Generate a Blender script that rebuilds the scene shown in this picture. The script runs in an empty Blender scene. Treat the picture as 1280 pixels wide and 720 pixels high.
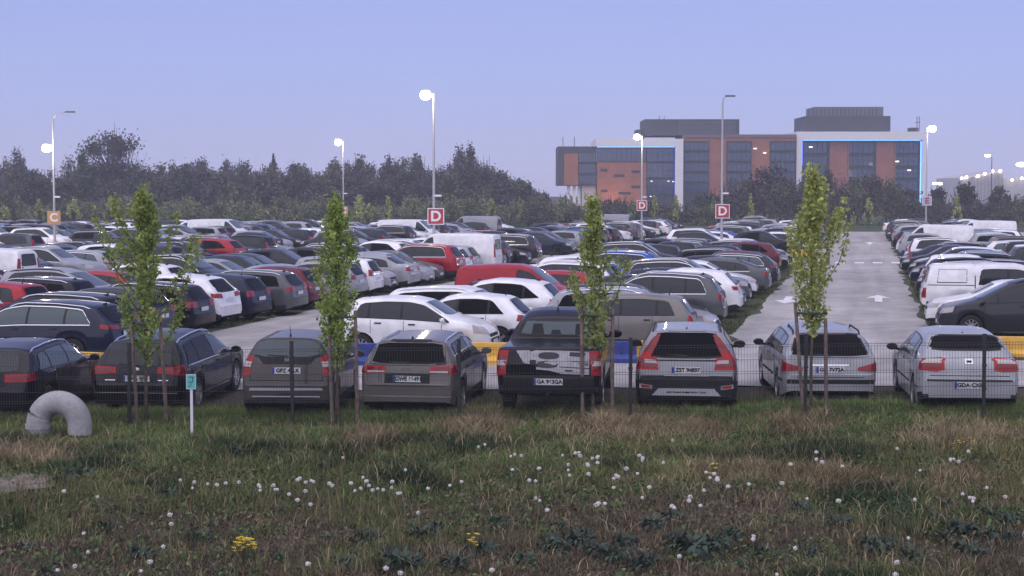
import bpy, bmesh, math, random
import numpy as np
from mathutils import Vector, Matrix
from mathutils.bvhtree import BVHTree

R = math.radians
SC = bpy.context.scene
COL = SC.collection
F = 2000.0           # focal length in pixels of the 1280 px wide photograph
HC = 4.0             # camera height
PITCH = math.atan(118.0 / F)
PSI = math.atan(443.0 / F)          # lane direction, to the right of the camera axis
TH = R(6.0)                          # fence normal, to the right of the camera axis
U = Vector((math.sin(PSI), math.cos(PSI), 0))      # along the lanes
V = Vector((math.cos(PSI), -math.sin(PSI), 0))     # across the lanes, to the right
NF = Vector((math.sin(TH), math.cos(TH), 0))       # fence normal


def ray(px, py):
    x, y, z = (px - 640) / F, 1.0, -(py - 360) / F
    c, s = math.cos(PITCH), math.sin(PITCH)
    return Vector((x, y * c + z * s, -y * s + z * c))


def ground(px, py, z=0.0):
    d = ray(px, py)
    k = (z - HC) / d.z
    return Vector((d.x * k, d.y * k, z))


def at(px, py, Y):
    d = ray(px, py)
    k = Y / d.y
    return Vector((d.x * k, Y, HC + d.z * k))


def DT(d, t, z=0.0):
    p = V * d + U * t
    return Vector((p.x, p.y, z))


# ------------------------------------------------------------------ materials
MATS = {}


def mat(name, col=(.5, .5, .5), rough=.6, metal=0.0, spec=.5, coat=0.0, emit=None, estr=0.0, objcol=False,
        noise=None, attr=None, bump=None, trans=0.0):
    if name in MATS:
        return MATS[name]
    m = bpy.data.materials.new(name)
    m.use_nodes = True
    nt = m.node_tree
    b = nt.nodes['Principled BSDF']
    b.inputs['Base Color'].default_value = (*col, 1)
    b.inputs['Roughness'].default_value = rough
    b.inputs['Metallic'].default_value = metal
    b.inputs['Specular IOR Level'].default_value = spec
    b.inputs['Coat Weight'].default_value = coat
    b.inputs['Coat Roughness'].default_value = .06
    if trans:
        b.inputs['Transmission Weight'].default_value = trans
    if emit:
        b.inputs['Emission Color'].default_value = (*emit, 1)
        b.inputs['Emission Strength'].default_value = estr
    src = None
    if objcol:
        oi = nt.nodes.new('ShaderNodeObjectInfo')
        src = oi.outputs['Color']
    if attr:
        at_ = nt.nodes.new('ShaderNodeAttribute')
        at_.attribute_name = attr
        src = at_.outputs['Color']
    if noise:
        # noise: list of (scale, detail, lo colour multiplier, hi multiplier)
        tc = nt.nodes.new('ShaderNodeTexCoord')
        for (sc_, det, lo, hi) in noise:
            n = nt.nodes.new('ShaderNodeTexNoise')
            n.inputs['Scale'].default_value = sc_
            n.inputs['Detail'].default_value = det
            nt.links.new(tc.outputs['Object'], n.inputs['Vector'])
            cr = nt.nodes.new('ShaderNodeValToRGB')
            cr.color_ramp.elements[0].position = .32
            cr.color_ramp.elements[1].position = .68
            lo = lo if isinstance(lo, tuple) else (lo,) * 3
            hi = hi if isinstance(hi, tuple) else (hi,) * 3
            cr.color_ramp.elements[0].color = (*lo, 1)
            cr.color_ramp.elements[1].color = (*hi, 1)
            nt.links.new(n.outputs['Fac'], cr.inputs['Fac'])
            mx = nt.nodes.new('ShaderNodeMix')
            mx.data_type = 'RGBA'
            mx.blend_type = 'MULTIPLY'
            mx.inputs[0].default_value = 1.0
            if src is None:
                mx.inputs[6].default_value = (*col, 1)
            else:
                nt.links.new(src, mx.inputs[6])
            nt.links.new(cr.outputs['Color'], mx.inputs[7])
            src = mx.outputs[2]
    if src is not None:
        nt.links.new(src, b.inputs['Base Color'])
    if bump:
        tc = nt.nodes.new('ShaderNodeTexCoord')
        n = nt.nodes.new('ShaderNodeTexNoise')
        n.inputs['Scale'].default_value = bump[0]
        n.inputs['Detail'].default_value = 6
        nt.links.new(tc.outputs['Object'], n.inputs['Vector'])
        bp = nt.nodes.new('ShaderNodeBump')
        bp.inputs['Strength'].default_value = bump[1]
        bp.inputs['Distance'].default_value = bump[2]
        nt.links.new(n.outputs['Fac'], bp.inputs['Height'])
        nt.links.new(bp.outputs['Normal'], b.inputs['Normal'])
    MATS[name] = m
    return m


PAINT = mat('car_paint', rough=.36, metal=.12, spec=.08, coat=.45, objcol=True, noise=[(3.0, 4, .86, 1.06)])
PLAST = mat('black_plastic', (.014, .014, .016), .7, spec=.3, noise=[(8, 3, .8, 1.3)])
GLASS = mat('car_glass', (.012, .016, .020), .07, spec=.35)
GLASSL = mat('car_glass_light', (.06, .082, .092), .08, spec=.35)
GLASSP = mat('privacy_glass', (.003, .003, .005), .1, spec=.06)
TRIM = mat('window_trim', (.01, .01, .011), .5, spec=.3)
CHROME = mat('chrome_trim', (.6, .61, .63), .2, metal=.85)
TAILM = mat('red_lamp', (.36, .010, .014), .2, spec=.3)
TAILD = mat('red_lamp_inner', (.17, .006, .010), .12, spec=.5)
CLEARM = mat('clear_lamp', (.40, .37, .37), .18, spec=.4)
ORANGE = mat('amber_lamp', (.6, .18, .06), .2, coat=.5)
TYRE = mat('tyre_rubber', (.012, .012, .013), .85)
RIM = mat('alloy_rim', (.36, .36, .38), .35, metal=.6)
PLATE = mat('plate_white', (.62, .63, .66), .4)
EUBLUE = mat('plate_blue', (.02, .05, .3), .4)
INK = mat('plate_ink', (.01, .01, .012), .5)
SKID = mat('skid_silver', (.33, .34, .37), .45)


# ------------------------------------------------------------------ mesh helpers
def newmesh(name, verts, faces, mats, fm=None, smooth=False, sharp=None):
    me = bpy.data.meshes.new(name)
    me.from_pydata([tuple(v) for v in verts], [], [tuple(f) for f in faces])
    for m in (mats if isinstance(mats, (list, tuple)) else [mats]):
        me.materials.append(m)
    if fm is not None:
        me.polygons.foreach_set('material_index', np.array(fm, dtype=np.int32))
    if smooth:
        me.polygons.foreach_set('use_smooth', np.ones(len(me.polygons), dtype=bool))
        if sharp:
            me.set_sharp_from_angle(angle=R(sharp))
    me.update()
    return me


def link(name, me, parent=None, loc=None, rotz=0.0):
    o = bpy.data.objects.new(name, me)
    COL.objects.link(o)
    if parent is not None:
        o.parent = parent
    if loc is not None:
        o.location = loc
    if rotz:
        o.rotation_euler = (0, 0, rotz)
    return o


def tag(o, label=None, cat=None, group=None, kind=None):
    if label:
        o['label'] = label
    if cat:
        o['category'] = cat
    if group:
        o['group'] = group
    if kind:
        o['kind'] = kind
    return o


def thing(name, label, cat, loc=(0, 0, 0), rotz=0.0, group=None):
    o = bpy.data.objects.new(name, None)
    COL.objects.link(o)
    o.empty_display_size = .2
    o.location = loc
    o.rotation_euler = (0, 0, rotz)
    return tag(o, label, cat, group)


class MB:
    """collects shapes, each face with a material index"""
    def __init__(s):
        s.v, s.f, s.m = [], [], []

    def add(s, verts, faces, mi=0):
        k = len(s.v)
        s.v += [tuple(v) for v in verts]
        s.f += [tuple(i + k for i in f) for f in faces]
        s.m += [mi] * len(faces)
        return s

    def box(s, x0, x1, y0, y1, z0, z1, mi=0):
        return s.add([(x0, y0, z0), (x1, y0, z0), (x1, y1, z0), (x0, y1, z0), (x0, y0, z1), (x1, y0, z1), (x1, y1, z1), (x0, y1, z1)],
                     [(3, 2, 1, 0), (4, 5, 6, 7), (0, 1, 5, 4), (1, 2, 6, 5), (2, 3, 7, 6), (3, 0, 4, 7)], mi)

    def tube(s, pts, rad, n=8, mi=0, caps=True):
        pts = [Vector(p) for p in pts]
        rad = rad if isinstance(rad, (list, tuple)) else [rad] * len(pts)
        vs, fs = [], []
        for i, p in enumerate(pts):
            d = (pts[min(i + 1, len(pts) - 1)] - pts[max(i - 1, 0)]).normalized()
            a = Vector((0, 0, 1)) if abs(d.z) < .9 else Vector((1, 0, 0))
            u = d.cross(a).normalized()
            w = d.cross(u)
            for k in range(n):
                t = 2 * math.pi * k / n
                vs.append(p + (u * math.cos(t) + w * math.sin(t)) * rad[i])
        for i in range(len(pts) - 1):
            for k in range(n):
                fs.append((i * n + k, i * n + (k + 1) % n, (i + 1) * n + (k + 1) % n, (i + 1) * n + k))
        if caps:
            fs.append(tuple(range(n - 1, -1, -1)))
            fs.append(tuple((len(pts) - 1) * n + k for k in range(n)))
        return s.add(vs, fs, mi)

    def lathe(s, prof, n=24, axis='y', mi=0, c=(0, 0, 0)):
        vs, fs = [], []
        for (r, h) in prof:
            for k in range(n):
                t = 2 * math.pi * k / n
                a, b = r * math.cos(t), r * math.sin(t)
                vs.append((a + c[0], h + c[1], b + c[2]) if axis == 'y' else (a + c[0], b + c[1], h + c[2]))
        for i in range(len(prof) - 1):
            for k in range(n):
                fs.append((i * n + k, i * n + (k + 1) % n, (i + 1) * n + (k + 1) % n, (i + 1) * n + k))
        return s.add(vs, fs, mi)

    def ball(s, c, r, nu=12, nv=8, mi=0):
        r = r if isinstance(r, (tuple, list)) else (r, r, r)
        vs, fs = [], []
        for i in range(nv + 1):
            a = math.pi * i / nv
            for k in range(nu):
                t = 2 * math.pi * k / nu
                vs.append((c[0] + r[0] * math.sin(a) * math.cos(t), c[1] + r[1] * math.sin(a) * math.sin(t), c[2] + r[2] * math.cos(a)))
        for i in range(nv):
            for k in range(nu):
                fs.append((i * nu + k, i * nu + (k + 1) % nu, (i + 1) * nu + (k + 1) % nu, (i + 1) * nu + k))
        return s.add(vs, fs, mi)

    def mesh(s, name, mats, smooth=False, sharp=None):
        return newmesh(name, s.v, s.f, mats, s.m, smooth, sharp)

    def build(s, name, mats, parent=None, loc=None, rotz=0.0, smooth=False, sharp=None):
        return link(name, s.mesh(name, mats, smooth, sharp), parent, loc, rotz)


TEXTS = {}


def text_mesh(body, size, m, bold=0.0):
    key = (body, size, m.name, bold)
    if key in TEXTS:
        return TEXTS[key]
    cu = bpy.data.curves.new('lettering', 'FONT')
    cu.body = body
    cu.size = size
    cu.align_x = 'CENTER'
    cu.align_y = 'CENTER'
    cu.offset = bold
    cu.extrude = .002
    o = bpy.data.objects.new('lettering', cu)
    COL.objects.link(o)
    dg = bpy.context.evaluated_depsgraph_get()
    me = bpy.data.meshes.new_from_object(o.evaluated_get(dg))
    bpy.data.objects.remove(o)
    me.materials.clear()
    me.materials.append(m)
    TEXTS[key] = me
    return me


# ------------------------------------------------------------------ vehicles
def smooth_line(pts, w=.05):
    xs = np.array([p[0] for p in pts], float)
    zs = np.array([p[1] for p in pts], float)
    o = np.argsort(xs, kind='stable')
    xs, zs = xs[o], zs[o]
    g = np.arange(xs[0], xs[-1] + .005, .01)
    y = np.interp(g, xs, zs)
    k = max(1, int(w / .01))
    ker = np.ones(k) / k
    for _ in range(2):
        p = np.pad(y, (k, k), mode='edge')
        y = np.convolve(p, ker, 'same')[k:-k]
    return lambda x: np.interp(x, g, y)


class Car:
    def __init__(s, S):
        s.S = S
        s.L, s.W, s.H = S['L'], S['W'], S['H']
        s.top = smooth_line(S['top'], S.get('sm', .06))
        s.belt = smooth_line(S['belt'], .1)
        s.Rw = S.get('R', .32)
        s.xf, s.xr = S['xf'], S['xr']
        s.parts = []       # (name, mesh, paint?, children)
        s.flat = MB()      # everything in one mesh, for far copies
        s.body()
        s.details()

    # materials of the flat version
    FM = ['PAINT', 'PLAST', 'GLASS', 'TAIL', 'CLEAR', 'TYRE', 'RIM', 'PLATE', 'CHROME', 'AMBER', 'GLASSP', 'GLASSL']

    def hw(s, x):
        S = s.S
        a = S.get('rear_taper', .11)
        f = S.get('front_taper', .24)
        lr, lf = S.get('lr', .4), S.get('lf', .8)
        r = np.clip((lr - x) / lr, 0, 1)
        q = np.clip((x - (s.L - lf)) / lf, 0, 1)
        return s.W / 2 * (1 - a * r ** 2.6 - f * q ** 2.6)

    def zb(s, x):
        base = s.S.get('zb', .2)
        r = np.clip((.5 - x) / .5, 0, 1)
        q = np.clip((x - (s.L - .6)) / .6, 0, 1)
        return base + s.S.get('dep', .12) * r ** 1.5 + .04 * q

    def sill(s, x):
        z = s.zb(x)
        ra = s.Rw + s.S.get('arch', .055)
        for c in (s.xf, s.xr):
            d = abs(x - c)
            if d < ra:
                z = max(z, s.Rw + math.sqrt(ra * ra - d * d) * .98)
        return z

    def roofw(s, x):
        t = float(s.top(x))
        b = min(float(s.belt(x)), t - .015)
        wb = s.hw(x) * .965
        return max(.25, wb - s.S.get('tumble', .44) * max(0, t - b - .02))

    def ring(s, x):
        t = float(s.top(x))
        b = min(float(s.belt(x)), t - .015)
        z0, zs = float(s.zb(x)), s.sill(x)
        z0 = min(z0, t - .05)
        zs = min(zs, b - .05)
        w = float(s.hw(x))
        wb = w * .965
        g = max(0, t - b)
        wr = s.roofw(x)
        c = min(.085, .45 * g)
        h = b - zs
        p = [(0, z0), (w * .58, z0), (w * .60, max(z0, zs - .02)), (w * .965, zs), (w * .985, zs + h * .22), (w * 1.0, zs + h * .5),
             (w * .992, zs + h * .8), (wb, b), ((wb + wr) / 2 + .035 * min(1, g / .4), (b + t - c) / 2), (wr, t - c), (wr * .88, t - c * .42),
             (wr * .5, t - c * .06), (0, t)]
        full = p + [(-y, z) for (y, z) in p[-2:0:-1]]
        return [(x, y, z) for (y, z) in full]

    def body(s):
        S = s.S
        xs = set(np.linspace(0, s.L, 44).round(3)) | {round(p[0], 3) for p in S['top'] if 0 < p[0] < s.L}
        for k in (.005, .02, .05, .09, s.L - .02, s.L - .05, s.L - .1):
            xs.add(round(k, 3))
        ra = s.Rw + S.get('arch', .055)
        for c in (s.xf, s.xr):
            for a in range(0, 181, 15):
                xs.add(round(c + ra * .999 * math.cos(R(a)), 3))
        xs = sorted(x for x in xs if 0 <= x <= s.L)
        keep = [xs[0]]
        for x in xs[1:]:
            if x - keep[-1] > .004:
                keep.append(x)
        xs = keep
        v, f, fm = [], [], []
        n = 24
        rings = []
        for x in xs:
            rings.append(s.ring(x))
        # rounded ends
        def shrink(rg, dx, k):
            cz = sum(p[2] for p in rg) / len(rg)
            return [(p[0] + dx, p[1] * k, cz + (p[2] - cz) * k) for p in rg]
        rings = [shrink(rings[0], -.02, .9)] + rings + [shrink(rings[-1], .02, .9)]
        for rg in rings:
            v += rg
        clad = S.get('clad', .33)
        ends = S.get('clad_end', clad)
        for i in range(len(rings) - 1):
            for k in range(n):
                a, b_, c_, d_ = i * n + k, i * n + (k + 1) % n, (i + 1) * n + (k + 1) % n, (i + 1) * n + k
                f.append((a, d_, c_, b_))
                low = k in (0, 1, 2, 21, 22, 23)
                zc = (v[a][2] + v[b_][2] + v[c_][2] + v[d_][2]) / 4
                xc = (v[a][0] + v[c_][0]) / 2
                cl = ends if (xc < .35 or xc > s.L - .45) else clad
                fm.append(1 if (low or zc < cl) else 0)
        for i0, rev in ((0, False), ((len(rings) - 1) * n, True)):
            cz = sum(v[i0 + k][2] for k in range(n)) / n
            v.append((v[i0][0], 0, cz))
            ci = len(v) - 1
            for k in range(n):
                t = (i0 + k, i0 + (k + 1) % n, ci)
                f.append(t[::-1] if rev else t)
                fm.append(1 if (v[t[0]][2] + v[t[1]][2] + cz) / 3 < ends else 0)
        s.bv, s.bf, s.bm = v, f, fm
        s.bvh = BVHTree.FromPolygons([Vector(p) for p in v], f)

    def cast(s, kind, a, b, sgn=1):
        if kind == 'S':
            o, d = Vector((a, 4 * sgn, b)), Vector((0, -sgn, 0))
        elif kind == 'R':
            o, d = Vector((-4, a, b)), Vector((1, 0, 0))
        elif kind == 'F':
            o, d = Vector((s.L + 4, a, b)), Vector((-1, 0, 0))
        elif kind == 'T':
            o, d = Vector((a, b, 5)), Vector((0, 0, -1))
        elif kind == 'RR':
            p0 = Vector((.9, 0, b))
            d = Vector((.9, -a, 0)).normalized()
            o = p0 - d * 4
        else:
            p0 = Vector((s.L - 1.0, 0, b))
            d = Vector((-1.0, -a, 0)).normalized()
            o = p0 - d * 4
        h = s.bvh.ray_cast(o, d)
        if h[0] is None:
            h = s.bvh.find_nearest(o + d * 4)
            return h[0], h[1]
        nrm = h[1] if h[1].dot(d) < 0 else -h[1]
        return h[0], nrm

    def patch(s, kind, lo, up, n=10, m=4, eps=.005, sgn=1):
        def res(pl):
            pl = [Vector((p[0], p[1])) for p in pl]
            q = [0.0]
            for i in range(1, len(pl)):
                q.append(q[-1] + (pl[i] - pl[i - 1]).length + 1e-6)
            out = []
            for i in range(n + 1):
                t = q[-1] * i / n
                j = max(j for j in range(len(pl)) if q[j] <= t + 1e-9)
                if j >= len(pl) - 1:
                    out.append(pl[-1])
                else:
                    out.append(pl[j].lerp(pl[j + 1], (t - q[j]) / (q[j + 1] - q[j])))
            return out
        A, B = res(lo), res(up)
        v, f = [], []
        for j in range(m + 1):
            for i in range(n + 1):
                p = A[i].lerp(B[i], j / m)
                h, nr = s.cast(kind, p.x, p.y, sgn)
                v.append(h + nr * eps)
        for j in range(m):
            for i in range(n):
                f.append((j * (n + 1) + i, j * (n + 1) + i + 1, (j + 1) * (n + 1) + i + 1, (j + 1) * (n + 1) + i))
        return v, f

    def part(s, name, shapes, mats, paint=False, far=None, smooth=True, kids=()):
        """shapes: list of (verts, faces, slot); far: slots of the flat version, None leaves the part out there"""
        mb = MB()
        for v, f, k in shapes:
            mb.add(v, f, k)
        off = [(p[0] - s.L / 2, p[1], p[2]) for p in mb.v]
        me = newmesh(name, off, mb.f, mats, mb.m, smooth, 40)
        s.parts.append((name, me, paint, kids))
        if far is not None:
            k = len(s.flat.v)
            s.flat.v += off
            s.flat.f += [tuple(i + k for i in q) for q in mb.f]
            s.flat.m += [far[q] for q in mb.m]

    def seam(s, kind, pts, w=.012, eps=.003, sgn=1):
        horiz = abs(pts[-1][0] - pts[0][0]) > abs(pts[-1][1] - pts[0][1])
        lo = [(p[0], p[1] - w / 2) if horiz else (p[0] - w / 2, p[1]) for p in pts]
        up = [(p[0], p[1] + w / 2) if horiz else (p[0] + w / 2, p[1]) for p in pts]
        return s.patch(kind, lo, up, 10, 1, eps, sgn)

    def details(s):
        S, L, W = s.S, s.L, s.W
        FMI = {k: i for i, k in enumerate(s.FM)}
        # --- body with shut lines as surface pattern
        shapes = [(s.bv, s.bf, None)]
        mb = MB()
        mb.v, mb.f, mb.m = list(s.bv), list(s.bf), list(s.bm)
        for sg in (1, -1):
            for x in S.get('doors', ()):
                b = float(s.belt(x))
                v, f = s.seam('S', [(x, s.sill(x) + .08), (x, b)], .012, .0025, sg)
                mb.add(v, f, 1)
            for x in S.get('handles', ()):
                zz = float(s.belt(x)) - .10
                v, f = s.patch('S', [(x, zz), (x + .17, zz)], [(x, zz + .035), (x + .17, zz + .035)], 4, 1, .02, sg)
                mb.add(v, f, S.get('handle_slot', 1))
        for poly in S.get('rear_seams', ()):
            v, f = s.seam('R', poly, .013, .0025)
            mb.add(v, f, 1)
        for kind, lo, up, k in S.get('body_patches', ()):
            for sg in ((1, -1) if kind == 'S' else (1,)):
                v, f = s.patch(kind, lo, up, 14, 3, .006, sg)
                mb.add(v, f, k)
        off = [(p[0] - L / 2, p[1], p[2]) for p in mb.v]
        me = newmesh('body', off, mb.f, [PAINT, PLAST, CHROME, SKID], mb.m, True, 32)
        s.parts.append(('body', me, True, ()))
        s.flat.add(off, mb.f, 0)
        s.flat.m[-len(mb.m):] = [{0: 0, 1: 1, 2: 8, 3: 8}[q] for q in mb.m]
        # --- side glass
        xa, xb = S['dlo']
        pil = [xa] + list(S.get('pillars', ())) + [xb]
        gl = {'dark': GLASSP, 'mid': GLASS, 'light': GLASSL}
        for sg in (1, -1):
            if S.get('no_side'):
                break
            shp = []

            def col(x):
                lo_ = float(s.belt(x)) + S.get('dlo_lo', .025)
                hi_ = float(s.top(x)) - S.get('dlo_drop', .115)
                hi_ = min(hi_, lo_ + .02 + (x - xa) * S.get('dlo_rear_slope', 2.2), lo_ + .03 + (xb - x) * S.get('dlo_front_slope', 9))
                return lo_, max(hi_, lo_ + .004)
            X = np.linspace(xa, xb, 26)
            lo = [(x, col(x)[0]) for x in X]
            up = [(x, col(x)[1]) for x in X]
            v, f = s.patch('S', lo, up, 25, 9, .006, sg)
            shp.append((v, f, 1))
            if S.get('chrome_line'):
                w_ = .02
                v, f = s.patch('S', [(x, z - w_) for x, z in lo], lo, 25, 1, .006, sg)
                shp.append((v, f, 2))
            if S.get('chrome_top'):
                v, f = s.patch('S', [(x, z) for x, z in up], [(x, z + .022) for x, z in up], 25, 1, .006, sg)
                shp.append((v, f, 2))
            for i in range(len(pil) - 1):
                x0, x1 = pil[i] + (.03 if i == 0 else .028), pil[i + 1] - (.02 if i == len(pil) - 2 else .028)
                X2 = np.linspace(x0, x1, 10)
                v, f = s.patch('S', [(x, col(x)[0] + .012) for x in X2], [(x, max(col(x)[0] + .014, col(x)[1] - .02)) for x in X2], 9, 9, .012, sg)
                shp.append((v, f, 0 if not (S.get('privacy') and i < S.get('priv_n', 99) and i < len(pil) - 2) else 3))
            gm = gl[S.get('side_glass', 'mid')]
            s.part('side_window', shp, [gm, TRIM, CHROME, GLASSP], far=[FMI['GLASSL'] if S.get('side_glass') == 'light' else 2, 1, 8, 10])
        # --- rear window
        if 'rw' in S:
            y0, y1, z0, z1 = S['rw']
            e = S.get('rw_crown', .02)
            lo = [(-y0, z0 + e), (-y0 * .6, z0), (y0 * .6, z0), (y0, z0 + e)]
            up = [(-y1, z1 - e), (-y1 * .7, z1), (y1 * .7, z1), (y1, z1 - e)]
            B = S.get('frit', .035)
            v, f = s.patch('R', [(a * (1 + B / .6), b - B) for a, b in lo], [(a * (1 + B / .6), b + B * .7) for a, b in up], 14, 5, .003)
            shp = [(v, f, 1)]
            v, f = s.patch('R', lo, up, 14, 5, .007)
            shp.append((v, f, 0))
            if S.get('wiper', True):
                v, f = s.patch('R', [(-.02, z0 - .01), (.36, z0 + .02)], [(-.02, z0 + .02), (.36, z0 + .035)], 6, 1, .016)
                shp.append((v, f, 1))
            s.part('rear_window', shp, [gl[S.get('rear_glass', 'dark')], TRIM], far=[11 if S.get('rear_glass') == 'light' else 10 if S.get('rear_glass', 'dark') == 'dark' else 2, 1])
        # --- windscreen
        xc, zc, xw, zw = S['ws']
        wl, wu = s.roofw(xc) * .93 if False else s.hw(xc) * .80, s.roofw(xw) * .90
        v, f = s.patch('F', [(-wl, zc + .09), (-wl * .6, zc + .05), (wl * .6, zc + .05), (wl, zc + .09)], [(-wu, zw - .05), (-wu * .6, zw - .03), (wu * .6, zw - .03), (wu, zw - .05)], 12, 5, .005)
        s.part('windscreen', [(v, f, 0)], [GLASSL if S.get('ws_light', True) else GLASS], far=[11])
        # --- lamps
        for sg in (1, -1):
            shp = []
            for q in S['tl']:
                lo, up = q[0], q[1]
                k = q[2] if len(q) > 2 else 0
                kk = q[3] if len(q) > 3 else 'RR'
                v, f = s.patch(kk, [(y * sg, z) for y, z in lo], [(y * sg, z) for y, z in up], 8, 3, .012 + .004 * k)
                shp.append((v, f, k))
                if k == 0:
                    pts = lo + up
                    cy, cz = sum(p[0] for p in pts) / len(pts), sum(p[1] for p in pts) / len(pts)
                    sc = lambda P, a, b: [(cy + (y - cy) * a, cz + (z - cz) * b) for y, z in P]
                    v, f = s.patch(kk, [(y * sg, z) for y, z in sc(lo, .8, .62)], [(y * sg, z) for y, z in sc(up, .8, .62)], 8, 3, .015)
                    shp.append((v, f, 3))
            s.part('taillight', shp, [TAILM, CLEARM, ORANGE, TAILD], far=[3, 4, 9, 3])
            lo, up = S['hl']
            v, f = s.patch('FR', [(y * sg, z) for y, z in lo], [(y * sg, z) for y, z in up], 8, 3, .01)
            s.part('headlight', [(v, f, 0)], [CLEARM], far=[4])
        # --- grille
        gz0, gz1, gw = S.get('grille', (.42, .62, .45))
        v, f = s.patch('F', [(-gw, gz0), (gw, gz0)], [(-gw, gz1), (gw, gz1)], 10, 3, .008)
        s.part('grille', [(v, f, 0)], [PLAST], far=[1])
        # --- plates
        pz = S.get('plate_z', .8)
        for kind, z in (('R', pz), ('F', .42)):
            h, nr = s.cast(kind, 0, z)
            hs = [s.cast(kind, 0, z + q)[0].x for q in (-.06, 0, .06)]
            x = min(hs) - .012 if kind == 'R' else max(hs) + .012
            sgn = -1 if kind == 'R' else 1
            v = [(x, -.26, z - .057), (x, .26, z - .057), (x, .26, z + .057), (x, -.26, z + .057)]
            if kind == 'R':
                s.plate_at = (x, z)
            s.part('number_plate', [(v, [(0, 1, 2, 3)], 0)], [PLATE], far=[7], smooth=False)
        # --- mirrors
        xm = xc - .18 if not S.get('mirror_x') else S['mirror_x']
        zm = float(s.belt(xm)) + .085
        for sg in (1, -1):
            mb = MB()
            k = S.get('mirror_k', 1.0)
            mb.ball((xm, sg * (W / 2 + .10), zm), (.055, .11 * k, .068 * k), 10, 7, 0)
            mb.tube([(xm + .03, sg * (s.hw(xm) * .93), zm - .06), (xm, sg * (W / 2 + .06), zm - .03)], .028, 6, 1)
            v = [(xm - .06, sg * (W / 2 + .10 + .085 * math.cos(a)), zm + .055 * math.sin(a)) for a in [i * math.pi / 5 for i in range(10)]]
            mb.add(v, [tuple(range(10))], 2)
            s.part('door_mirror', [(mb.v, [f for f, m in zip(mb.f, mb.m) if m == q], q) for q in (0, 1, 2)] if False else [(mb.v, mb.f, 0)],
                   [PLAST if S.get('mirror_black') else PAINT], paint=True, far=[1 if S.get('mirror_black') else 0])
        # --- roof rails
        if 'rails' in S:
            x0, x1, mk, hgt = S['rails']
            for sg in (1, -1):
                pts = []
                for i in range(11):
                    x = x0 + (x1 - x0) * i / 10
                    e = hgt * min(1, min(i, 10 - i) / 1.0)
                    pts.append((x, sg * s.roofw(x) * .93, float(s.top(x)) - .075 + e))
                mb = MB().tube(pts, .017, 6)
                s.part('roof_rail', [(mb.v, mb.f, 0)], [{'chrome': CHROME, 'black': PLAST}[mk]], far=[8 if mk == 'chrome' else 1])
        if S.get('antenna'):
            xa_, kind = S['antenna']
            z = float(s.top(xa_))
            mb = MB()
            if kind == 'fin':
                mb.add([(xa_ - .08, .015, z - .01), (xa_ + .1, .015, z - .01), (xa_ - .06, 0, z + .06), (xa_ - .08, -.015, z - .01), (xa_ + .1, -.015, z - .01)],
                       [(0, 1, 2), (3, 2, 4), (0, 2, 3), (1, 4, 2)])
            else:
                mb.tube([(xa_, 0, z - .01), (xa_ + .02, 0, z + .04)], .018, 6)
                mb.tube([(xa_ + .02, 0, z + .03), (xa_ - .06, 0, z + .2)], .006, 5)
            s.part('antenna', [(mb.v, mb.f, 0)], [PLAST])
        for name, shp, mats, paint in S.get('extra', lambda c: [])(s):
            s.part(name, shp, mats, paint)
        # --- flat wheels
        for x in (s.xf, s.xr):
            for sg in (1, -1):
                mb = MB()
                y = sg * (W / 2 - .02)
                mb.lathe([(s.Rw * .66, y - sg * .2), (s.Rw, y - sg * .19), (s.Rw, y - sg * .03), (s.Rw * .9, y), (s.Rw * .66, y - sg * .005)], 14, 'y', 5, (x - L / 2, 0, s.Rw))
                mb.lathe([(s.Rw * .68, y - sg * .012), (.02, y - sg * .03)], 14, 'y', 6, (x - L / 2, 0, s.Rw))
                s.flat.add(mb.v, mb.f)
                s.flat.m[-len(mb.m):] = mb.m
        s.flat_mesh = newmesh('car_far', s.flat.v, s.flat.f, [PAINT, PLAST, GLASS, TAILM, CLEARM, TYRE, RIM, PLATE, CHROME, ORANGE, GLASSP, GLASSL], s.flat.m, True, 35)


def wheel_meshes(rad, style):
    mb = MB()
    mb.lathe([(rad * .64, .1), (rad * .9, .105), (rad * .985, .08), (rad, .04), (rad, -.06), (rad * .97, -.1), (rad * .64, -.1)], 28, 'y')
    ty = mb.mesh('tyre', [TYRE], True, 40)
    rb = MB()
    r = rad * .66
    rb.lathe([(r, .1), (r * .93, .098), (r * .9, .06), (r * .9, -.08)], 28, 'y', 0)
    rb.lathe([(r * .9, .02), (.01, .02)], 20, 'y', 1)
    rb.lathe([(.07, .05), (.068, .088), (.0, .09)], 14, 'y', 0)
    n = 5 if style == 0 else 10
    for i in range(n):
        a = 2 * math.pi * i / n
        w = .042 if style == 0 else .02
        c, s_ = math.cos(a), math.sin(a)
        vs = []
        for (q, ww, y) in ((.05, w, .085), (r * .94, w * .8, .095)):
            for t in (-1, 1):
                for yy in (y, y - .03):
                    vs.append((c * q - s_ * ww * t, yy, s_ * q + c * ww * t))
        rb.add(vs, [(0, 2, 6, 4), (1, 5, 7, 3), (0, 4, 5, 1), (2, 3, 7, 6)], 0)
    rm = rb.mesh('rim', [RIM, PLAST], True, 30)
    return ty, rm


WHEELS = {}


def get_wheel(rad, style):
    k = (round(rad, 3), style)
    if k not in WHEELS:
        WHEELS[k] = wheel_meshes(*k)
    return WHEELS[k]


def place_full(car, name, label, cat, loc, rotz, colr, group=None, style=0, rim=None):
    root = thing(name, label, cat, loc, rotz, group)
    for (nm, me, paint, kids) in car.parts:
        o = link(nm, me, root)
        o.color = (*colr, 1)
    ty, rm = get_wheel(car.Rw, style)
    for x in (car.xf, car.xr):
        for sg in (1, -1):
            w = link('wheel', ty, root, (x - car.L / 2, sg * (car.W / 2 - .115), car.Rw), 0 if sg > 0 else math.pi)
            r_ = link('rim', rm, w)
    return root


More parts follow.
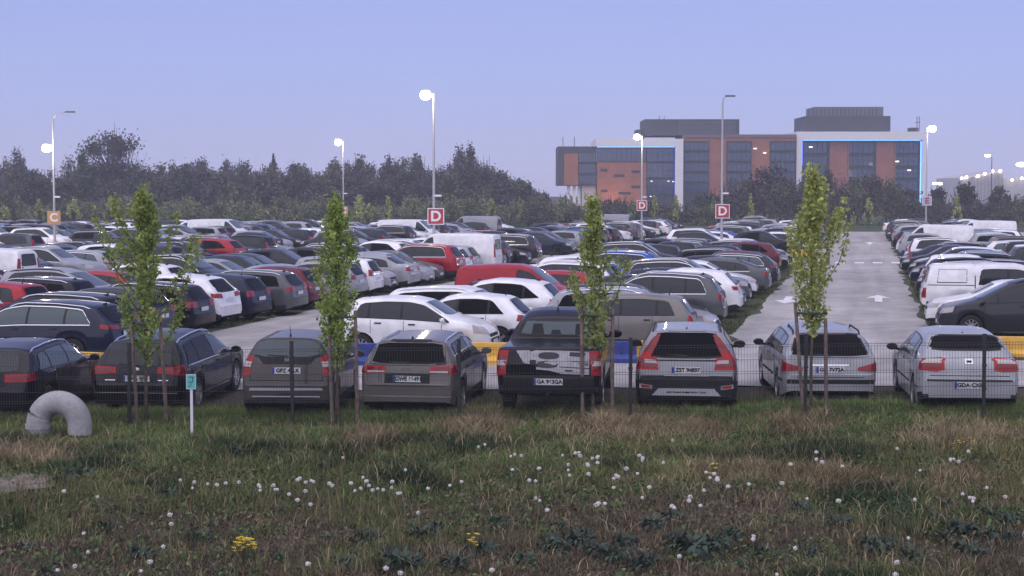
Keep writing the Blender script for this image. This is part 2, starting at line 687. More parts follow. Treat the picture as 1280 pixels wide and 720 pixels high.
def place_mid(car, name, label, cat, loc, rotz, colr, group=None):
    root = thing(name, label, cat, loc, rotz, group)
    for (nm, me, paint, kids) in car.parts:
        if nm in ('body', 'side_window', 'rear_window', 'windscreen', 'taillight', 'headlight', 'number_plate', 'roof_rail'):
            o = link(nm, me, root)
            o.color = (*colr, 1)
    ty, rm = get_wheel(car.Rw, 0)
    for x in (car.xf, car.xr):
        for sg in (1, -1):
            link('wheel', ty, root, (x - car.L / 2, sg * (car.W / 2 - .115), car.Rw), 0 if sg > 0 else math.pi)
    return root


def place_far(car, name, label, cat, loc, rotz, colr, group=None):
    o = link(name, car.flat_mesh, None, loc, rotz)
    o.color = (*colr, 1)
    return tag(o, label, cat, group)


def spec(kind, **kw):
    base = dict(
        hatch=dict(L=4.2, W=1.76, H=1.48, R=.315, xr=.78, xf=3.36, zb=.2,
                   top=[(0, .58), (.02, .74), (.08, .95), (.36, 1.37), (.5, 1.42), (1.3, 1.48), (1.9, 1.47), (2.3, 1.41), (3.05, 1.0), (3.3, .95), (3.85, .82), (4.08, .72), (4.17, .62), (4.2, .48)],
                   belt=[(0, .95), (2.0, .92), (4.2, .80)], dlo=(.5, 2.98), pillars=(.95, 1.85), rw=(.58, .52, .98, 1.33), ws=(3.05, 1.0, 2.3, 1.41),
                   tl=[([(.52, .80), (1.05, .82)], [(.55, .97), (1.0, .98)])], hl=([(.52, .60), (1.15, .66)], [(.55, .72), (1.2, .80)]), plate_z=.72,
                   doors=(1.05, 1.9, 2.9), handles=(1.1, 2.0), antenna=(.7, 'stick'), side_glass='mid'),
        supermini=dict(L=3.75, W=1.66, H=1.5, R=.30, xr=.6, xf=3.05, zb=.19,
                       top=[(0, .55), (.02, .75), (.06, .95), (.3, 1.38), (.42, 1.44), (1.2, 1.5), (1.8, 1.49), (2.15, 1.42), (2.85, 1.02), (3.1, .97), (3.5, .84), (3.66, .72), (3.73, .6), (3.75, .46)],
                       belt=[(0, .98), (1.8, .93), (3.75, .82)], dlo=(.42, 2.8), pillars=(.8, 1.62), rw=(.54, .48, 1.0, 1.36), ws=(2.85, 1.02, 2.15, 1.42),
                       tl=[([(.55, .80), (1.0, .82)], [(.6, 1.02), (.98, 1.06)])], hl=([(.5, .62), (1.2, .68)], [(.52, .78), (1.25, .86)]), plate_z=.70,
                       doors=(.85, 1.68, 2.62), handles=(.95, 1.8), antenna=(.6, 'stick'), privacy=False),
        wagon=dict(L=4.65, W=1.79, H=1.48, R=.32, xr=.98, xf=3.68, zb=.19,
                   top=[(0, .58), (.02, .74), (.06, .96), (.36, 1.36), (.46, 1.41), (1.4, 1.47), (2.2, 1.48), (2.65, 1.41), (3.4, .99), (3.65, .95), (4.3, .80), (4.52, .70), (4.62, .6), (4.65, .46)],
                   belt=[(0, .95), (2.3, .92), (4.65, .79)], dlo=(.45, 3.32), pillars=(1.15, 2.05), rw=(.6, .54, .98, 1.34), ws=(3.4, .99, 2.65, 1.41),
                   tl=[([(.48, .80), (1.15, .82)], [(.5, .96), (1.1, .97)])], hl=([(.5, .60), (1.2, .64)], [(.52, .72), (1.3, .78)]), plate_z=.74,
                   doors=(1.2, 2.12, 3.2), handles=(1.3, 2.25), antenna=(.6, 'fin'), rails=(.5, 2.6, 'chrome', .05), privacy=True, side_glass='mid'),
        sedan=dict(L=4.6, W=1.79, H=1.45, R=.32, xr=1.0, xf=3.68, zb=.18,
                   top=[(0, .58), (.02, .78), (.04, .98), (.12, 1.03), (.55, 1.07), (1.15, 1.36), (1.45, 1.41), (2.1, 1.45), (2.4, 1.43), (2.65, 1.38), (3.4, .98), (3.65, .94), (4.25, .80), (4.48, .70), (4.57, .6), (4.6, .46)],
                   belt=[(0, .94), (2.3, .91), (4.6, .78)], dlo=(.95, 3.32), pillars=(1.35, 2.15), rw=(.58, .50, 1.10, 1.34), ws=(3.4, .98, 2.65, 1.38),
                   tl=[([(.48, .78), (1.1, .80)], [(.5, .95), (1.05, .95)])], hl=([(.5, .60), (1.2, .64)], [(.52, .72), (1.3, .76)]), plate_z=.80, wiper=False,
                   doors=(1.35, 2.2, 3.2), handles=(1.45, 2.35), antenna=(1.3, 'fin')),
        suv=dict(L=4.7, W=1.9, H=1.70, R=.37, xr=.92, xf=3.75, zb=.27, clad=.45,
                 top=[(0, .65), (.02, .85), (.07, 1.08), (.38, 1.55), (.52, 1.62), (1.5, 1.69), (2.2, 1.70), (2.6, 1.62), (3.35, 1.17), (3.6, 1.12), (4.35, 1.0), (4.58, .88), (4.67, .75), (4.7, .55)],
                 belt=[(0, 1.10), (2.2, 1.08), (4.7, .96)], dlo=(.5, 3.28), pillars=(1.1, 2.05), rw=(.62, .55, 1.13, 1.52), ws=(3.35, 1.17, 2.6, 1.62),
                 tl=[([(.52, .92), (1.1, .94)], [(.55, 1.12), (1.05, 1.14)])], hl=([(.5, .76), (1.2, .8)], [(.52, .92), (1.25, .96)]), plate_z=.88, grille=(.58, .82, .5),
                 doors=(1.1, 2.1, 3.2), handles=(1.2, 2.25), antenna=(.7, 'fin'), rails=(.55, 2.6, 'chrome', .06), chrome_line=True, chrome_top=True),
        crossover=dict(L=4.38, W=1.83, H=1.6, R=.345, xr=.82, xf=3.46, zb=.24, clad=.42,
                       top=[(0, .62), (.02, .82), (.08, 1.05), (.48, 1.47), (.62, 1.52), (1.4, 1.59), (1.9, 1.6), (2.35, 1.52), (3.15, 1.07), (3.4, 1.03), (4.05, .92), (4.27, .8), (4.35, .68), (4.38, .5)],
                       belt=[(0, 1.10), (1.2, 1.03), (4.38, .88)], dlo=(.55, 3.08), pillars=(1.0, 1.9), rw=(.58, .50, 1.10, 1.42), ws=(3.15, 1.07, 2.35, 1.52),
                       tl=[([(.45, .90), (1.15, .94)], [(.5, 1.04), (1.2, 1.06)])], hl=([(.5, .72), (1.25, .78)], [(.52, .83), (1.35, .9)]), plate_z=.84, grille=(.5, .72, .5),
                       doors=(1.05, 1.95, 3.0), handles=(1.15, 2.05), antenna=(.75, 'fin'), dlo_rear_slope=.75, privacy=True),
        mpv=dict(L=4.4, W=1.8, H=1.65, R=.32, xr=.85, xf=3.55, zb=.2,
                 top=[(0, .6), (.02, .8), (.05, 1.0), (.28, 1.52), (.4, 1.58), (1.4, 1.65), (2.1, 1.63), (2.5, 1.53), (3.45, 1.04), (3.65, .99), (4.15, .85), (4.32, .74), (4.38, .6), (4.4, .47)],
                 belt=[(0, 1.02), (2.2, .98), (4.4, .84)], dlo=(.4, 3.36), pillars=(1.05, 1.95, 2.85), rw=(.6, .54, 1.05, 1.48), ws=(3.45, 1.04, 2.5, 1.53),
                 tl=[([(.58, .85), (1.0, .87)], [(.62, 1.25), (.9, 1.28)])], hl=([(.48, .64), (1.3, .72)], [(.5, .78), (1.4, .88)]), plate_z=.76,
                 doors=(1.1, 2.0, 3.2), handles=(1.2, 2.1), antenna=(.6, 'stick'), rails=(.45, 2.4, 'black', .04)),
        van=dict(L=4.9, W=1.92, H=1.97, R=.33, xr=.98, xf=3.98, zb=.22, tumble=.12, rear_taper=.04, lr=.2,
                 top=[(0, .6), (.01, 1.2), (.03, 1.82), (.1, 1.93), (1.2, 1.97), (3.2, 1.97), (3.45, 1.90), (4.25, 1.2), (4.45, 1.12), (4.75, .95), (4.86, .75), (4.9, .5)],
                 belt=[(0, 1.1), (3.0, 1.1), (4.9, .9)], dlo=(3.15, 4.2), pillars=(), ws=(4.25, 1.2, 3.45, 1.9), rw=(.6, .58, 1.2, 1.65), dlo_drop=.16, rear_glass='light', wiper=False,
                 tl=[([(.78, .8), (.98, .8)], [(.76, 1.45), (.95, 1.45)])], hl=([(.5, .72), (1.2, .78)], [(.55, .95), (1.2, 1.05)]), plate_z=.75,
                 doors=(2.1, 3.2, 4.1), handles=(3.2,), dlo_rear_slope=9, rear_seams=[[(0, .5), (0, 1.85)]]),
        smallvan=dict(L=4.14, W=1.77, H=1.80, R=.31, xr=.72, xf=3.4, zb=.2, tumble=.16, rear_taper=.05, lr=.25,
                      top=[(0, .6), (.02, 1.1), (.06, 1.55), (.14, 1.7), (.3, 1.75), (1.4, 1.80), (2.0, 1.79), (2.45, 1.68), (3.2, 1.15), (3.4, 1.10), (3.9, .95), (4.06, .8), (4.12, .65), (4.14, .48)],
                      belt=[(0, 1.05), (2.0, 1.03), (4.14, .88)], dlo=(1.95, 3.12), pillars=(), ws=(3.2, 1.15, 2.45, 1.68), rw=(.55, .5, 1.12, 1.55), dlo_drop=.13, wiper=False, rear_glass='mid',
                      tl=[([(.72, .85), (.98, .85)], [(.7, 1.4), (.9, 1.4)])], hl=([(.5, .66), (1.25, .74)], [(.52, .84), (1.3, .94)]), plate_z=.8,
                      doors=(1.1, 1.95, 2.95), handles=(2.05,), dlo_rear_slope=6),
    )[kind]
    d = dict(base)
    d.update(kw)
    return d


LIB = {}
for k in ('hatch', 'supermini', 'wagon', 'sedan', 'suv', 'crossover', 'mpv', 'van', 'smallvan'):
    LIB[k] = Car(spec(k))
# second version of the commonest kinds
LIB['liftback'] = Car(spec('sedan', L=4.75, H=1.46, top=[(0, .58), (.02, .8), (.05, 1.0), (.14, 1.06), (.4, 1.10), (1.2, 1.38), (1.5, 1.42), (2.2, 1.46), (2.55, 1.43), (2.8, 1.38), (3.55, .98), (3.8, .94), (4.4, .8), (4.63, .7), (4.72, .6), (4.75, .46)],
                           xr=1.0, xf=3.8, dlo=(.75, 3.46), pillars=(1.3, 2.2), ws=(3.55, .98, 2.8, 1.38), doors=(1.4, 2.25, 3.35), handles=(1.5, 2.4), chrome_line=True))
LIB['compact'] = Car(spec('hatch', L=4.05, H=1.45, W=1.74, top=[(0, .56), (.02, .72), (.1, .93), (.5, 1.34), (.64, 1.39), (1.3, 1.45), (1.8, 1.44), (2.15, 1.38), (2.95, .97), (3.2, .93), (3.72, .8), (3.94, .7), (4.02, .6), (4.05, .46)],
                          xr=.72, xf=3.25, dlo=(.6, 2.88), pillars=(1.0, 1.8), rw=(.55, .48, .98, 1.30), ws=(2.95, .97, 2.15, 1.38), doors=(1.05, 1.85, 2.75), handles=(1.1, 1.95), dlo_rear_slope=1.0, privacy=True,
                          tl=[([(.48, .76), (1.2, .80)], [(.5, .90), (1.1, .96)])]))
LIB['tourer'] = Car(spec('wagon', L=4.8, H=1.47, W=1.83, top=[(0, .6), (.02, .76), (.08, .98), (.5, 1.34), (.62, 1.39), (1.5, 1.46), (2.3, 1.47), (2.75, 1.40), (3.55, .99), (3.8, .95), (4.45, .80), (4.67, .70), (4.77, .6), (4.8, .46)],
                         xr=1.0, xf=3.83, dlo=(.55, 3.46), pillars=(1.2, 2.15), ws=(3.55, .99, 2.75, 1.40), doors=(1.3, 2.2, 3.35), handles=(1.4, 2.35), chrome_line=True, chrome_top=True, privacy=False, side_glass='light',
                         tl=[([(.40, .84), (1.3, .88)], [(.45, .93), (1.3, .98)])], rails=(.62, 2.7, 'chrome', .04), dlo_rear_slope=1.2))
CANOPY = Car(spec('van', L=5.2, W=1.83, H=1.78, R=.38, xr=1.2, xf=4.25, zb=.35, tumble=.14, lr=.25, rear_taper=.05, clad=.5,
                  top=[(0, .75), (.01, 1.05), (.10, 1.10), (.2, 1.66), (.32, 1.74), (1.5, 1.77), (1.58, 1.74), (2.2, 1.78), (2.9, 1.77), (3.2, 1.70), (3.95, 1.15), (4.15, 1.1), (4.95, 1.0), (5.12, .88), (5.18, .75), (5.2, .55)],
                  belt=[(0, 1.08), (3.0, 1.08), (5.2, .95)], dlo=(1.72, 3.85), pillars=(2.62,), ws=(3.95, 1.15, 3.2, 1.70), rw=(.58, .52, 1.18, 1.6), plate_z=.62, rear_glass='dark',
                  tl=[([(.72, .68), (1.02, .68)], [(.72, 1.0), (1.02, 1.0)])], doors=(1.62, 2.62, 3.8), handles=(1.75, 2.75),
                  body_patches=[('S', [(.42, 1.16), (1.36, 1.16)], [(.46, 1.185), (1.36, 1.185)], 1), ('S', [(.5, 1.58), (1.34, 1.58)], [(.5, 1.592), (1.34, 1.592)], 1), ('S', [(.05, 1.075), (1.6, 1.075)], [(.05, 1.1), (1.6, 1.1)], 1),
                                ('S', [(.44, 1.17), (.455, 1.17)], [(.5, 1.59), (.515, 1.59)], 1), ('S', [(1.60, .72), (1.63, .72)], [(1.60, 1.70), (1.63, 1.70)], 1), ('S', [(1.35, 1.17), (1.365, 1.17)], [(1.35, 1.59), (1.365, 1.59)], 1)]))

# ------------------------------------------------------------------ the front row, each car its own
def mir(lo, up, k=0, kind='RR'):
    return (lo, up, k, kind)


HERO = {}


def lifted(S, dz):
    """the same car with everything on its tail set dz higher, under the same roof line"""
    up = lambda P: [(a, b + dz) for a, b in P]
    S['top'] = [(x, max(z, min(z + dz, S['H'] - .025))) if x < .8 and z > 1.2 else (x, z) for x, z in S['top']]
    y0, y1, z0, z1 = S['rw']
    S['rw'] = (y0, y1, z0 + dz, min(z1 + dz, S['H'] - .075))
    S['tl'] = [(up(q[0]), up(q[1])) + tuple(q[2:]) for q in S['tl']]
    S['plate_z'] += dz
    S['rear_seams'] = [up(P) for P in S.get('rear_seams', ())]
    S['body_patches'] = [(k, up(lo), up(hi), m) if k == 'R' else (k, lo, hi, m) for k, lo, hi, m in S.get('body_patches', ())]
    S['clad_end'] = S.get('clad_end', S.get('clad', .33)) + dz * .8
    return S


HERO['a'] = Car(spec('wagon', L=4.70, W=1.78, H=1.44, xr=1.02, xf=3.68, R=.32,
    top=[(0, .58), (.02, .76), (.07, .97), (.55, 1.33), (.68, 1.38), (1.5, 1.43), (2.2, 1.44), (2.65, 1.38), (3.42, .97), (3.7, .93), (4.35, .79), (4.58, .69), (4.67, .6), (4.7, .46)],
    dlo=(.55, 3.34), pillars=(1.18, 2.12), ws=(3.42, .97, 2.65, 1.38), rw=(.60, .50, .98, 1.30), dlo_rear_slope=1.1, privacy=False, side_glass='light', rear_glass='mid', rails=(.62, 2.75, 'chrome', .045),
    tl=[mir([(.40, .80), (1.35, .82)], [(.42, .94), (1.25, .96)])], plate_z=.80, doors=(1.28, 2.18, 3.2),
    rear_seams=[[(-.62, .62), (.62, .62)]], body_patches=[('R', [(-.38, .72), (.38, .72)], [(-.36, .88), (.36, .88)], 1)]))
HERO['b'] = Car(spec('wagon', L=4.77, W=1.82, H=1.51, xr=1.03, xf=3.74, R=.33,
    top=[(0, .58), (.02, .76), (.06, .99), (.40, 1.40), (.50, 1.45), (1.5, 1.50), (2.2, 1.50), (2.7, 1.42), (3.5, 1.0), (3.75, .96), (4.4, .82), (4.64, .71), (4.74, .6), (4.77, .46)],
    dlo=(.48, 3.42), pillars=(1.2, 2.15), ws=(3.5, 1.0, 2.7, 1.42), rw=(.66, .58, 1.0, 1.37), rear_glass='mid', chrome_line=True, dlo_rear_slope=1.6, rails=(.55, 2.75, 'chrome', .05), side_glass='mid',
    tl=[mir([(.42, .86), (1.3, .80)], [(.45, .97), (1.2, 1.0)])], plate_z=.76, doors=(1.3, 2.2, 3.3), clad=.3,
    rear_seams=[[(-.66, .60), (.66, .60)]],
    body_patches=[('R', [(-.40, .69), (.40, .69)], [(-.38, .84), (.38, .84)], 1), ('R', [(.42, .72), (.62, .72)], [(.42, .735), (.62, .735)], 2), ('R', [(-.62, .72), (-.42, .72)], [(-.62, .735), (-.42, .735)], 2),
                  ('S', [(1.3, .33), (3.2, .30)], [(1.3, .345), (3.2, .315)], 2), ('R', [(-.8, .485), (.8, .485)], [(-.8, .5), (.8, .5)], 2)]))
HERO['c'] = Car(lifted(spec('supermini', L=3.9, W=1.70, H=1.53, xr=.62, xf=3.12, R=.30, rear_taper=.08,
    top=[(0, .6), (.02, .78), (.05, .98), (.28, 1.40), (.38, 1.46), (1.2, 1.52), (1.8, 1.53), (2.2, 1.44), (3.05, 1.0), (3.3, .95), (3.65, .82), (3.81, .70), (3.88, .6), (3.9, .46)],
    dlo=(.45, 2.98), pillars=(.9, 1.72), ws=(3.05, 1.0, 2.2, 1.44), rw=(.66, .56, 1.04, 1.41), rw_crown=.06, rear_glass='light', side_glass='light',
    tl=[mir([(.70, .70), (1.05, .74)], [(.72, 1.02), (.98, 1.10)]), mir([(.72, .86), (1.0, .88)], [(.72, .95), (.99, .97)], 1)],
    plate_z=.80, antenna=(.5, 'stick'), doors=(.95, 1.78, 2.75), rear_seams=[[(-.7, .62), (.7, .62)], [(-.66, .62), (-.70, 1.0)], [(.66, .62), (.70, 1.0)]],
    body_patches=[('R', [(-.42, .91), (.42, .91)], [(-.56, 1.06), (.56, 1.06)], 1), ('R', [(-.68, .44), (.68, .44)], [(-.66, .49), (.66, .49)], 3), ('R', [(-.62, .32), (.62, .32)], [(-.62, .345), (.62, .345)], 3)]), 0.12))
HERO['d'] = Car(lifted(spec('wagon', L=4.66, W=1.80, H=1.46, xr=1.0, xf=3.64, R=.32, rear_taper=.08,
    top=[(0, .6), (.02, .76), (.05, .98), (.40, 1.33), (.50, 1.39), (1.5, 1.45), (2.2, 1.46), (2.65, 1.39), (3.4, .98), (3.68, .94), (4.3, .80), (4.54, .70), (4.63, .6), (4.66, .46)],
    dlo=(.5, 3.32), pillars=(1.15, 2.05), ws=(3.4, .98, 2.65, 1.39), rw=(.68, .60, .96, 1.31), rw_crown=.03, rear_glass='dark', privacy=True, rails=(.55, 2.7, 'chrome', .05), dlo_rear_slope=1.3,
    tl=[mir([(.44, .80), (1.3, .76)], [(.46, .91), (1.25, .94)]), mir([(.45, .805), (.8, .80)], [(.45, .83), (.8, .835)], 1)], plate_z=.69, clad=.28,
    rear_seams=[[(-.7, .56), (.7, .56)]], wiper=True,
    body_patches=[('R', [(-.42, .61), (.42, .61)], [(-.42, .79), (.42, .79)], 1), ('R', [(-.82, .36), (.82, .36)], [(-.82, .385), (.82, .385)], 2), ('R', [(-.4, 1.335), (.4, 1.335)], [(-.36, 1.365), (.36, 1.365)], 1)]), 0.06))
HERO['e'] = Car(spec('van', L=5.3, W=1.86, H=1.80, R=.38, xr=1.15, xf=4.3, zb=.36, tumble=.48, lr=.15, rear_taper=.05, clad=.5, clad_end=.56, sm=.05, arch=.08,
    top=[(0, .78), (.01, 1.15), (.03, 1.24), (.08, 1.27), (1.62, 1.27), (1.67, 1.30), (1.80, 1.60), (1.9, 1.67), (2.2, 1.77), (2.6, 1.80), (3.0, 1.78), (3.3, 1.70), (4.0, 1.18), (4.2, 1.13), (5.05, 1.02), (5.22, .9), (5.28, .75), (5.3, .55)],
    belt=[(0, 1.22), (3.0, 1.16), (5.3, .98)], dlo=(1.78, 3.92), pillars=(2.75,), ws=(4.0, 1.18, 3.3, 1.70), rw=(.66, .56, 1.345, 1.60), rear_glass='light', wiper=False,
    tl=[mir([(.74, .78), (1.0, .78)], [(.74, 1.21), (1.0, 1.21)]), mir([(.76, .95), (.97, .95)], [(.76, 1.04), (.97, 1.04)], 1)], plate_z=.48, hl=([(.5, .82), (1.2, .85)], [(.52, .96), (1.2, 1.0)]),
    doors=(1.75, 2.75, 3.85), handles=(1.9, 2.9), mirror_k=1.25, antenna=(2.2, 'stick'), rear_seams=[[(-.78, .775), (.78, .775)], [(-.70, .78), (-.70, 1.22)], [(.70, .78), (.70, 1.22)]],
    body_patches=[('R', [(-.55, 1.585), (.55, 1.585)], [(-.5, 1.605), (.5, 1.605)], 1), ('R', [(-.55, 1.318), (.55, 1.318)], [(-.5, 1.332), (.5, 1.332)], 1)]))
HERO['f'] = Car(lifted(spec('wagon', L=4.84, W=1.87, H=1.58, xr=1.06, xf=3.87, R=.345, zb=.24, clad=.42, clad_end=.64, rear_taper=.10, arch=.07,
    top=[(0, .62), (.02, .80), (.05, 1.0), (.30, 1.42), (.40, 1.50), (1.5, 1.55), (2.2, 1.55), (2.7, 1.47), (3.5, 1.04), (3.8, 1.0), (4.5, .88), (4.72, .76), (4.81, .64), (4.84, .5)],
    belt=[(0, 1.0), (2.4, .97), (4.84, .86)], dlo=(.48, 3.42), pillars=(1.2, 2.15), ws=(3.5, 1.04, 2.7, 1.47), rw=(.64, .54, .97, 1.42), rear_glass='dark', rails=(.45, 2.7, 'black', .06), mirror_k=1.15,
    tl=[mir([(.52, .73), (1.05, .74)], [(.60, .95), (1.0, .97)]), mir([(.74, .93), (1.0, .95)], [(.66, 1.44), (.80, 1.46)]), mir([(.56, .84), (.82, .85)], [(.62, .90), (.84, .92)], 1)],
    plate_z=.73, doors=(1.3, 2.25, 3.4), mirror_black=True,
    body_patches=[('R', [(-.60, .885), (.60, .885)], [(-.60, .91), (.60, .91)], 1), ('R', [(-.40, .62), (.40, .62)], [(-.52, .88), (.52, .88)], 0), ('R', [(-.62, .27), (.62, .27)], [(-.50, .40), (.50, .40)], 3),
                  ('R', [(-.36, .315), (.36, .315)], [(-.34, .345), (.34, .345)], 1)]), 0.12))
HERO['g'] = Car(spec('wagon', L=4.74, W=1.77, H=1.46, xr=1.0, xf=3.70, R=.31, rear_taper=.09, clad=.26, clad_end=.3,
    top=[(0, .58), (.02, .74), (.05, .96), (.45, 1.34), (.56, 1.40), (1.5, 1.45), (2.2, 1.46), (2.7, 1.39), (3.45, .97), (3.7, .93), (4.4, .78), (4.62, .68), (4.71, .58), (4.74, .44)],
    dlo=(.48, 3.36), pillars=(1.2, 2.1), ws=(3.45, .97, 2.7, 1.39), rw=(.70, .56, .97, 1.34), rear_glass='dark', rails=(.55, 1.55, 'black', .07), privacy=False, side_glass='mid', mirror_x=3.15,
    tl=[mir([(.52, .70), (1.2, .66)], [(.52, .76), (1.1, .90)])], plate_z=.72, doors=(1.3, 2.2, 3.3), mirror_black=True,
    rear_seams=[[(-.62, .58), (.62, .58)]],
    body_patches=[('R', [(-.34, .79), (.34, .79)], [(-.34, .815), (.34, .815)], 2), ('R', [(-.80, .46), (.80, .46)], [(-.80, .54), (.80, .54)], 1), ('R', [(-.60, .29), (.60, .29)], [(-.60, .31), (.60, .31)], 2),
                  ('S', [(.2, .48), (3.2, .46)], [(.2, .53), (3.2, .51)], 1)]))
HERO['h'] = Car(lifted(spec('hatch', L=4.35, W=1.75, H=1.44, xr=.90, xf=3.42, R=.31, rear_taper=.09, clad=.26, clad_end=.28,
    top=[(0, .58), (.02, .78), (.05, .95), (.16, 1.0), (.70, 1.32), (.84, 1.37), (1.5, 1.43), (2.0, 1.44), (2.4, 1.38), (3.2, .98), (3.45, .94), (4.0, .80), (4.23, .70), (4.32, .6), (4.35, .46)],
    belt=[(0, .93), (2.0, .91), (4.35, .78)], dlo=(.68, 3.12), pillars=(1.15, 2.0), ws=(3.2, .98, 2.4, 1.38), rw=(.64, .53, 1.04, 1.31), rear_glass='dark', wiper=False, side_glass='light', dlo_rear_slope=1.2,
    tl=[mir([(.44, .70), (.60, .67), (1.08, .70)], [(.48, .88), (.6, .90), (1.03, .87)]), mir([(.52, .81), (.9, .81)], [(.54, .875), (.88, .87)], 1)], plate_z=.44, doors=(1.2, 2.05, 3.05), mirror_black=True, antenna=(.9, 'fin'),
    rear_seams=[[(-.68, .60), (.68, .60)]],
    body_patches=[('R', [(-.84, .505), (.84, .505)], [(-.84, .535), (.84, .535)], 1), ('R', [(-.07, .80), (.07, .80)], [(-.07, .885), (.07, .885)], 2), ('R', [(-.045, .82), (.045, .82)], [(-.045, .865), (.045, .865)], 1),
                  ('S', [(.2, .48), (3.2, .46)], [(.2, .51), (3.2, .49)], 1)]), 0.12))

BLACK, NAVY, DKGREY, GREY = (.006, .006, .009), (.008, .012, .032), (.026, .028, .034), (.085, .09, .10)
SILVER, LSILV, WHITE, BEIGE = (.29, .30, .33), (.33, .34, .37), (.74, .74, .76), (.17, .16, .15)
BROWN, RED, DKRED, BLUE, SKYB = (.072, .062, .060), (.32, .012, .022), (.10, .008, .016), (.010, .07, .36), (.17, .23, .33)
ROTT = Matrix(((0, 0, -1), (-1, 0, 0), (0, 1, 0))).to_euler()


def dress_plate(root, car, text):
    pl = [c for c in root.children if c.name.split('.')[0] == 'number_plate'][0]
    x, z = car.plate_at
    t = link('lettering', text_mesh(text, .098, INK, .004), pl, (x - car.L / 2 - .004, -.025, z))
    t.rotation_euler = ROTT
    mb = MB()
    xx = x - car.L / 2 - .003
    mb.add([(xx, .215, z - .055), (xx, .26, z - .055), (xx, .26, z + .055), (xx, .215, z + .055)], [(0, 1, 2, 3)])
    mb.build('country_band', [EUBLUE], pl)


def hero(key, px, Z, ang, name, label, cat, colr, plate, style=0):
    """px: where the middle of the rear bumper shows, Z: its distance"""
    car = HERO[key]
    X = (px - 640) * Z / F
    th = R(ang)
    d = Vector((math.sin(th), math.cos(th), 0))
    loc = Vector((X, Z, 0)) + d * (car.L / 2)
    pr_, pf_ = Vector((X, Z, 0)) + d * car.xr, Vector((X, Z, 0)) + d * car.xf
    zr, zf = float(terrain(pr_.x, pr_.y)), float(terrain(pf_.x, pf_.y))
    pitch = math.atan2(zf - zr, car.xf - car.xr)
    loc.z = zr + (zf - zr) * (car.L / 2 - car.xr) / (car.xf - car.xr)
    root = place_full(car, name, label, cat, loc, math.pi / 2 - th, colr, 'front row of parked cars', style)
    root.location.z += {'c': .04, 'e': .10, 'h': .04}.get(key, 0)
    root.rotation_euler = (0, -pitch, math.pi / 2 - th)
    dress_plate(root, car, plate)
    return root, car


def terrain(x, y):
    """the strip by the fence falls gently towards the west; level again on the paving"""
    n_ = NF.x * x + NF.y * y
    return (-.10 + .020 * x) * np.clip((36.5 - n_) / 4.5, 0, 1)


FR = []
FR.append(hero('a', -24, 29.5, 4.5, 'estate_car', 'black estate car with silver roof rails, half out of frame behind the grey pipe bend', 'car', (.007, .007, .011), 'GD 4A71C'))
FR.append(hero('b', 168, 30.2, 6.0, 'estate_car', 'black estate car behind the young tree and the small post with teal plate', 'car', (.007, .006, .008), 'GKA 3J57'))
FR.append(hero('c', 356, 29.0, 2.5, 'hatchback', 'brown-grey small hatchback with tall red corner lamps and stubby roof aerial', 'car', BROWN, 'GPZ 45LK'))
FR.append(hero('d', 508, 29.2, 7.5, 'estate_car', 'beige-grey estate car with black rear window beside the black pickup', 'car', (.125, .115, .11), 'GWE 66491'))
FR.append(hero('e', 686, 28.2, 6.0, 'pickup_truck', 'black pickup truck with pale torn-paint graphic across its tailgate', 'pickup', (.006, .006, .009), 'GA 963GA'))
FR.append(hero('f', 859, 28.8, 6.6, 'estate_car', 'silver estate car with black lower cladding and tall red lamps beside rear window', 'car', (.27, .275, .30), 'ZST 94897'))
FR.append(hero('g', 1040, 29.5, 2.5, 'estate_car', 'silver estate car with two short black roof rails behind staked tree', 'car', SILVER, 'GD 7V72A'))
FR.append(hero('h', 1215, 27.8, 6.6, 'hatchback', 'silver fastback car with square badge and low plate in the bumper', 'car', LSILV, 'GDA CX54'))


def strip_on(root, car, name, mats, shapes):
    mb = MB()
    for (kind, lo, up, k, e) in shapes:
        v, f = car.patch(kind, lo, up, 10, 3, e)
        mb.add([(p[0] - car.L / 2, p[1], p[2]) for p in v], f, k)
    return mb.build(name, mats, root, smooth=True)


# round badge, lettering and the like
def badge(root, car, z, r, m=CHROME, y=0.0):
    h, n = car.cast('R', y, z)
    mb = MB()
    mb.lathe([(r, 0), (r * .9, .012), (0, .012)], 20, 'y', 0)
    mb.lathe([(r * .62, .014), (r * .5, .016), (r * .45, .014)], 20, 'y', 1)
    o = mb.build('badge', [m, PLAST], root, (h.x - car.L / 2 - .006, y, z), smooth=True)
    o.rotation_euler = (0, 0, math.pi / 2)


badge(*FR[1], .91, .055)
badge(*FR[0], .91, .05)
h_ = HERO['c'].cast('R', 0, 1.105)[0]
t_ = link('badge', text_mesh('H', .10, CHROME, .006), FR[2][0], (h_.x - HERO['c'].L / 2 - .014, 0, 1.105))
t_.rotation_euler = ROTT
h_ = HERO['d'].cast('R', 0, .925)[0]
t_ = link('lettering', text_mesh('E X E O', .055, CHROME, .004), FR[3][0], (h_.x - HERO['d'].L / 2 - .012, .03, .93))
t_.rotation_euler = ROTT
# the torn-paint graphic on the pickup's tailgate
STICK = mat('graphic_silver', (.40, .39, .43), .45, noise=[(9, 3, .8, 1.1)])
car = HERO['e']
Y_ = (.57, .44, .34, .33, .23, .22, 0, -.13, -.22, -.61, -.72)
LO_ = (1.05, .91, .90, .95, .95, .84, .83, .81, .79, .785, .785)
UP_ = (1.056, 1.06, 1.06, 1.045, 1.06, 1.06, 1.06, 1.06, 1.06, 1.05, 1.05)
shp = []
gz_ = lambda z: .80 + (z - .785) * 1.50
LO_, UP_ = [gz_(z) for z in LO_], [gz_(z) for z in UP_]
for i in range(len(Y_) - 1):
    shp.append(('R', [(Y_[i], LO_[i]), (Y_[i + 1], LO_[i + 1])], [(Y_[i], UP_[i]), (Y_[i + 1], UP_[i + 1])], 0, .008))


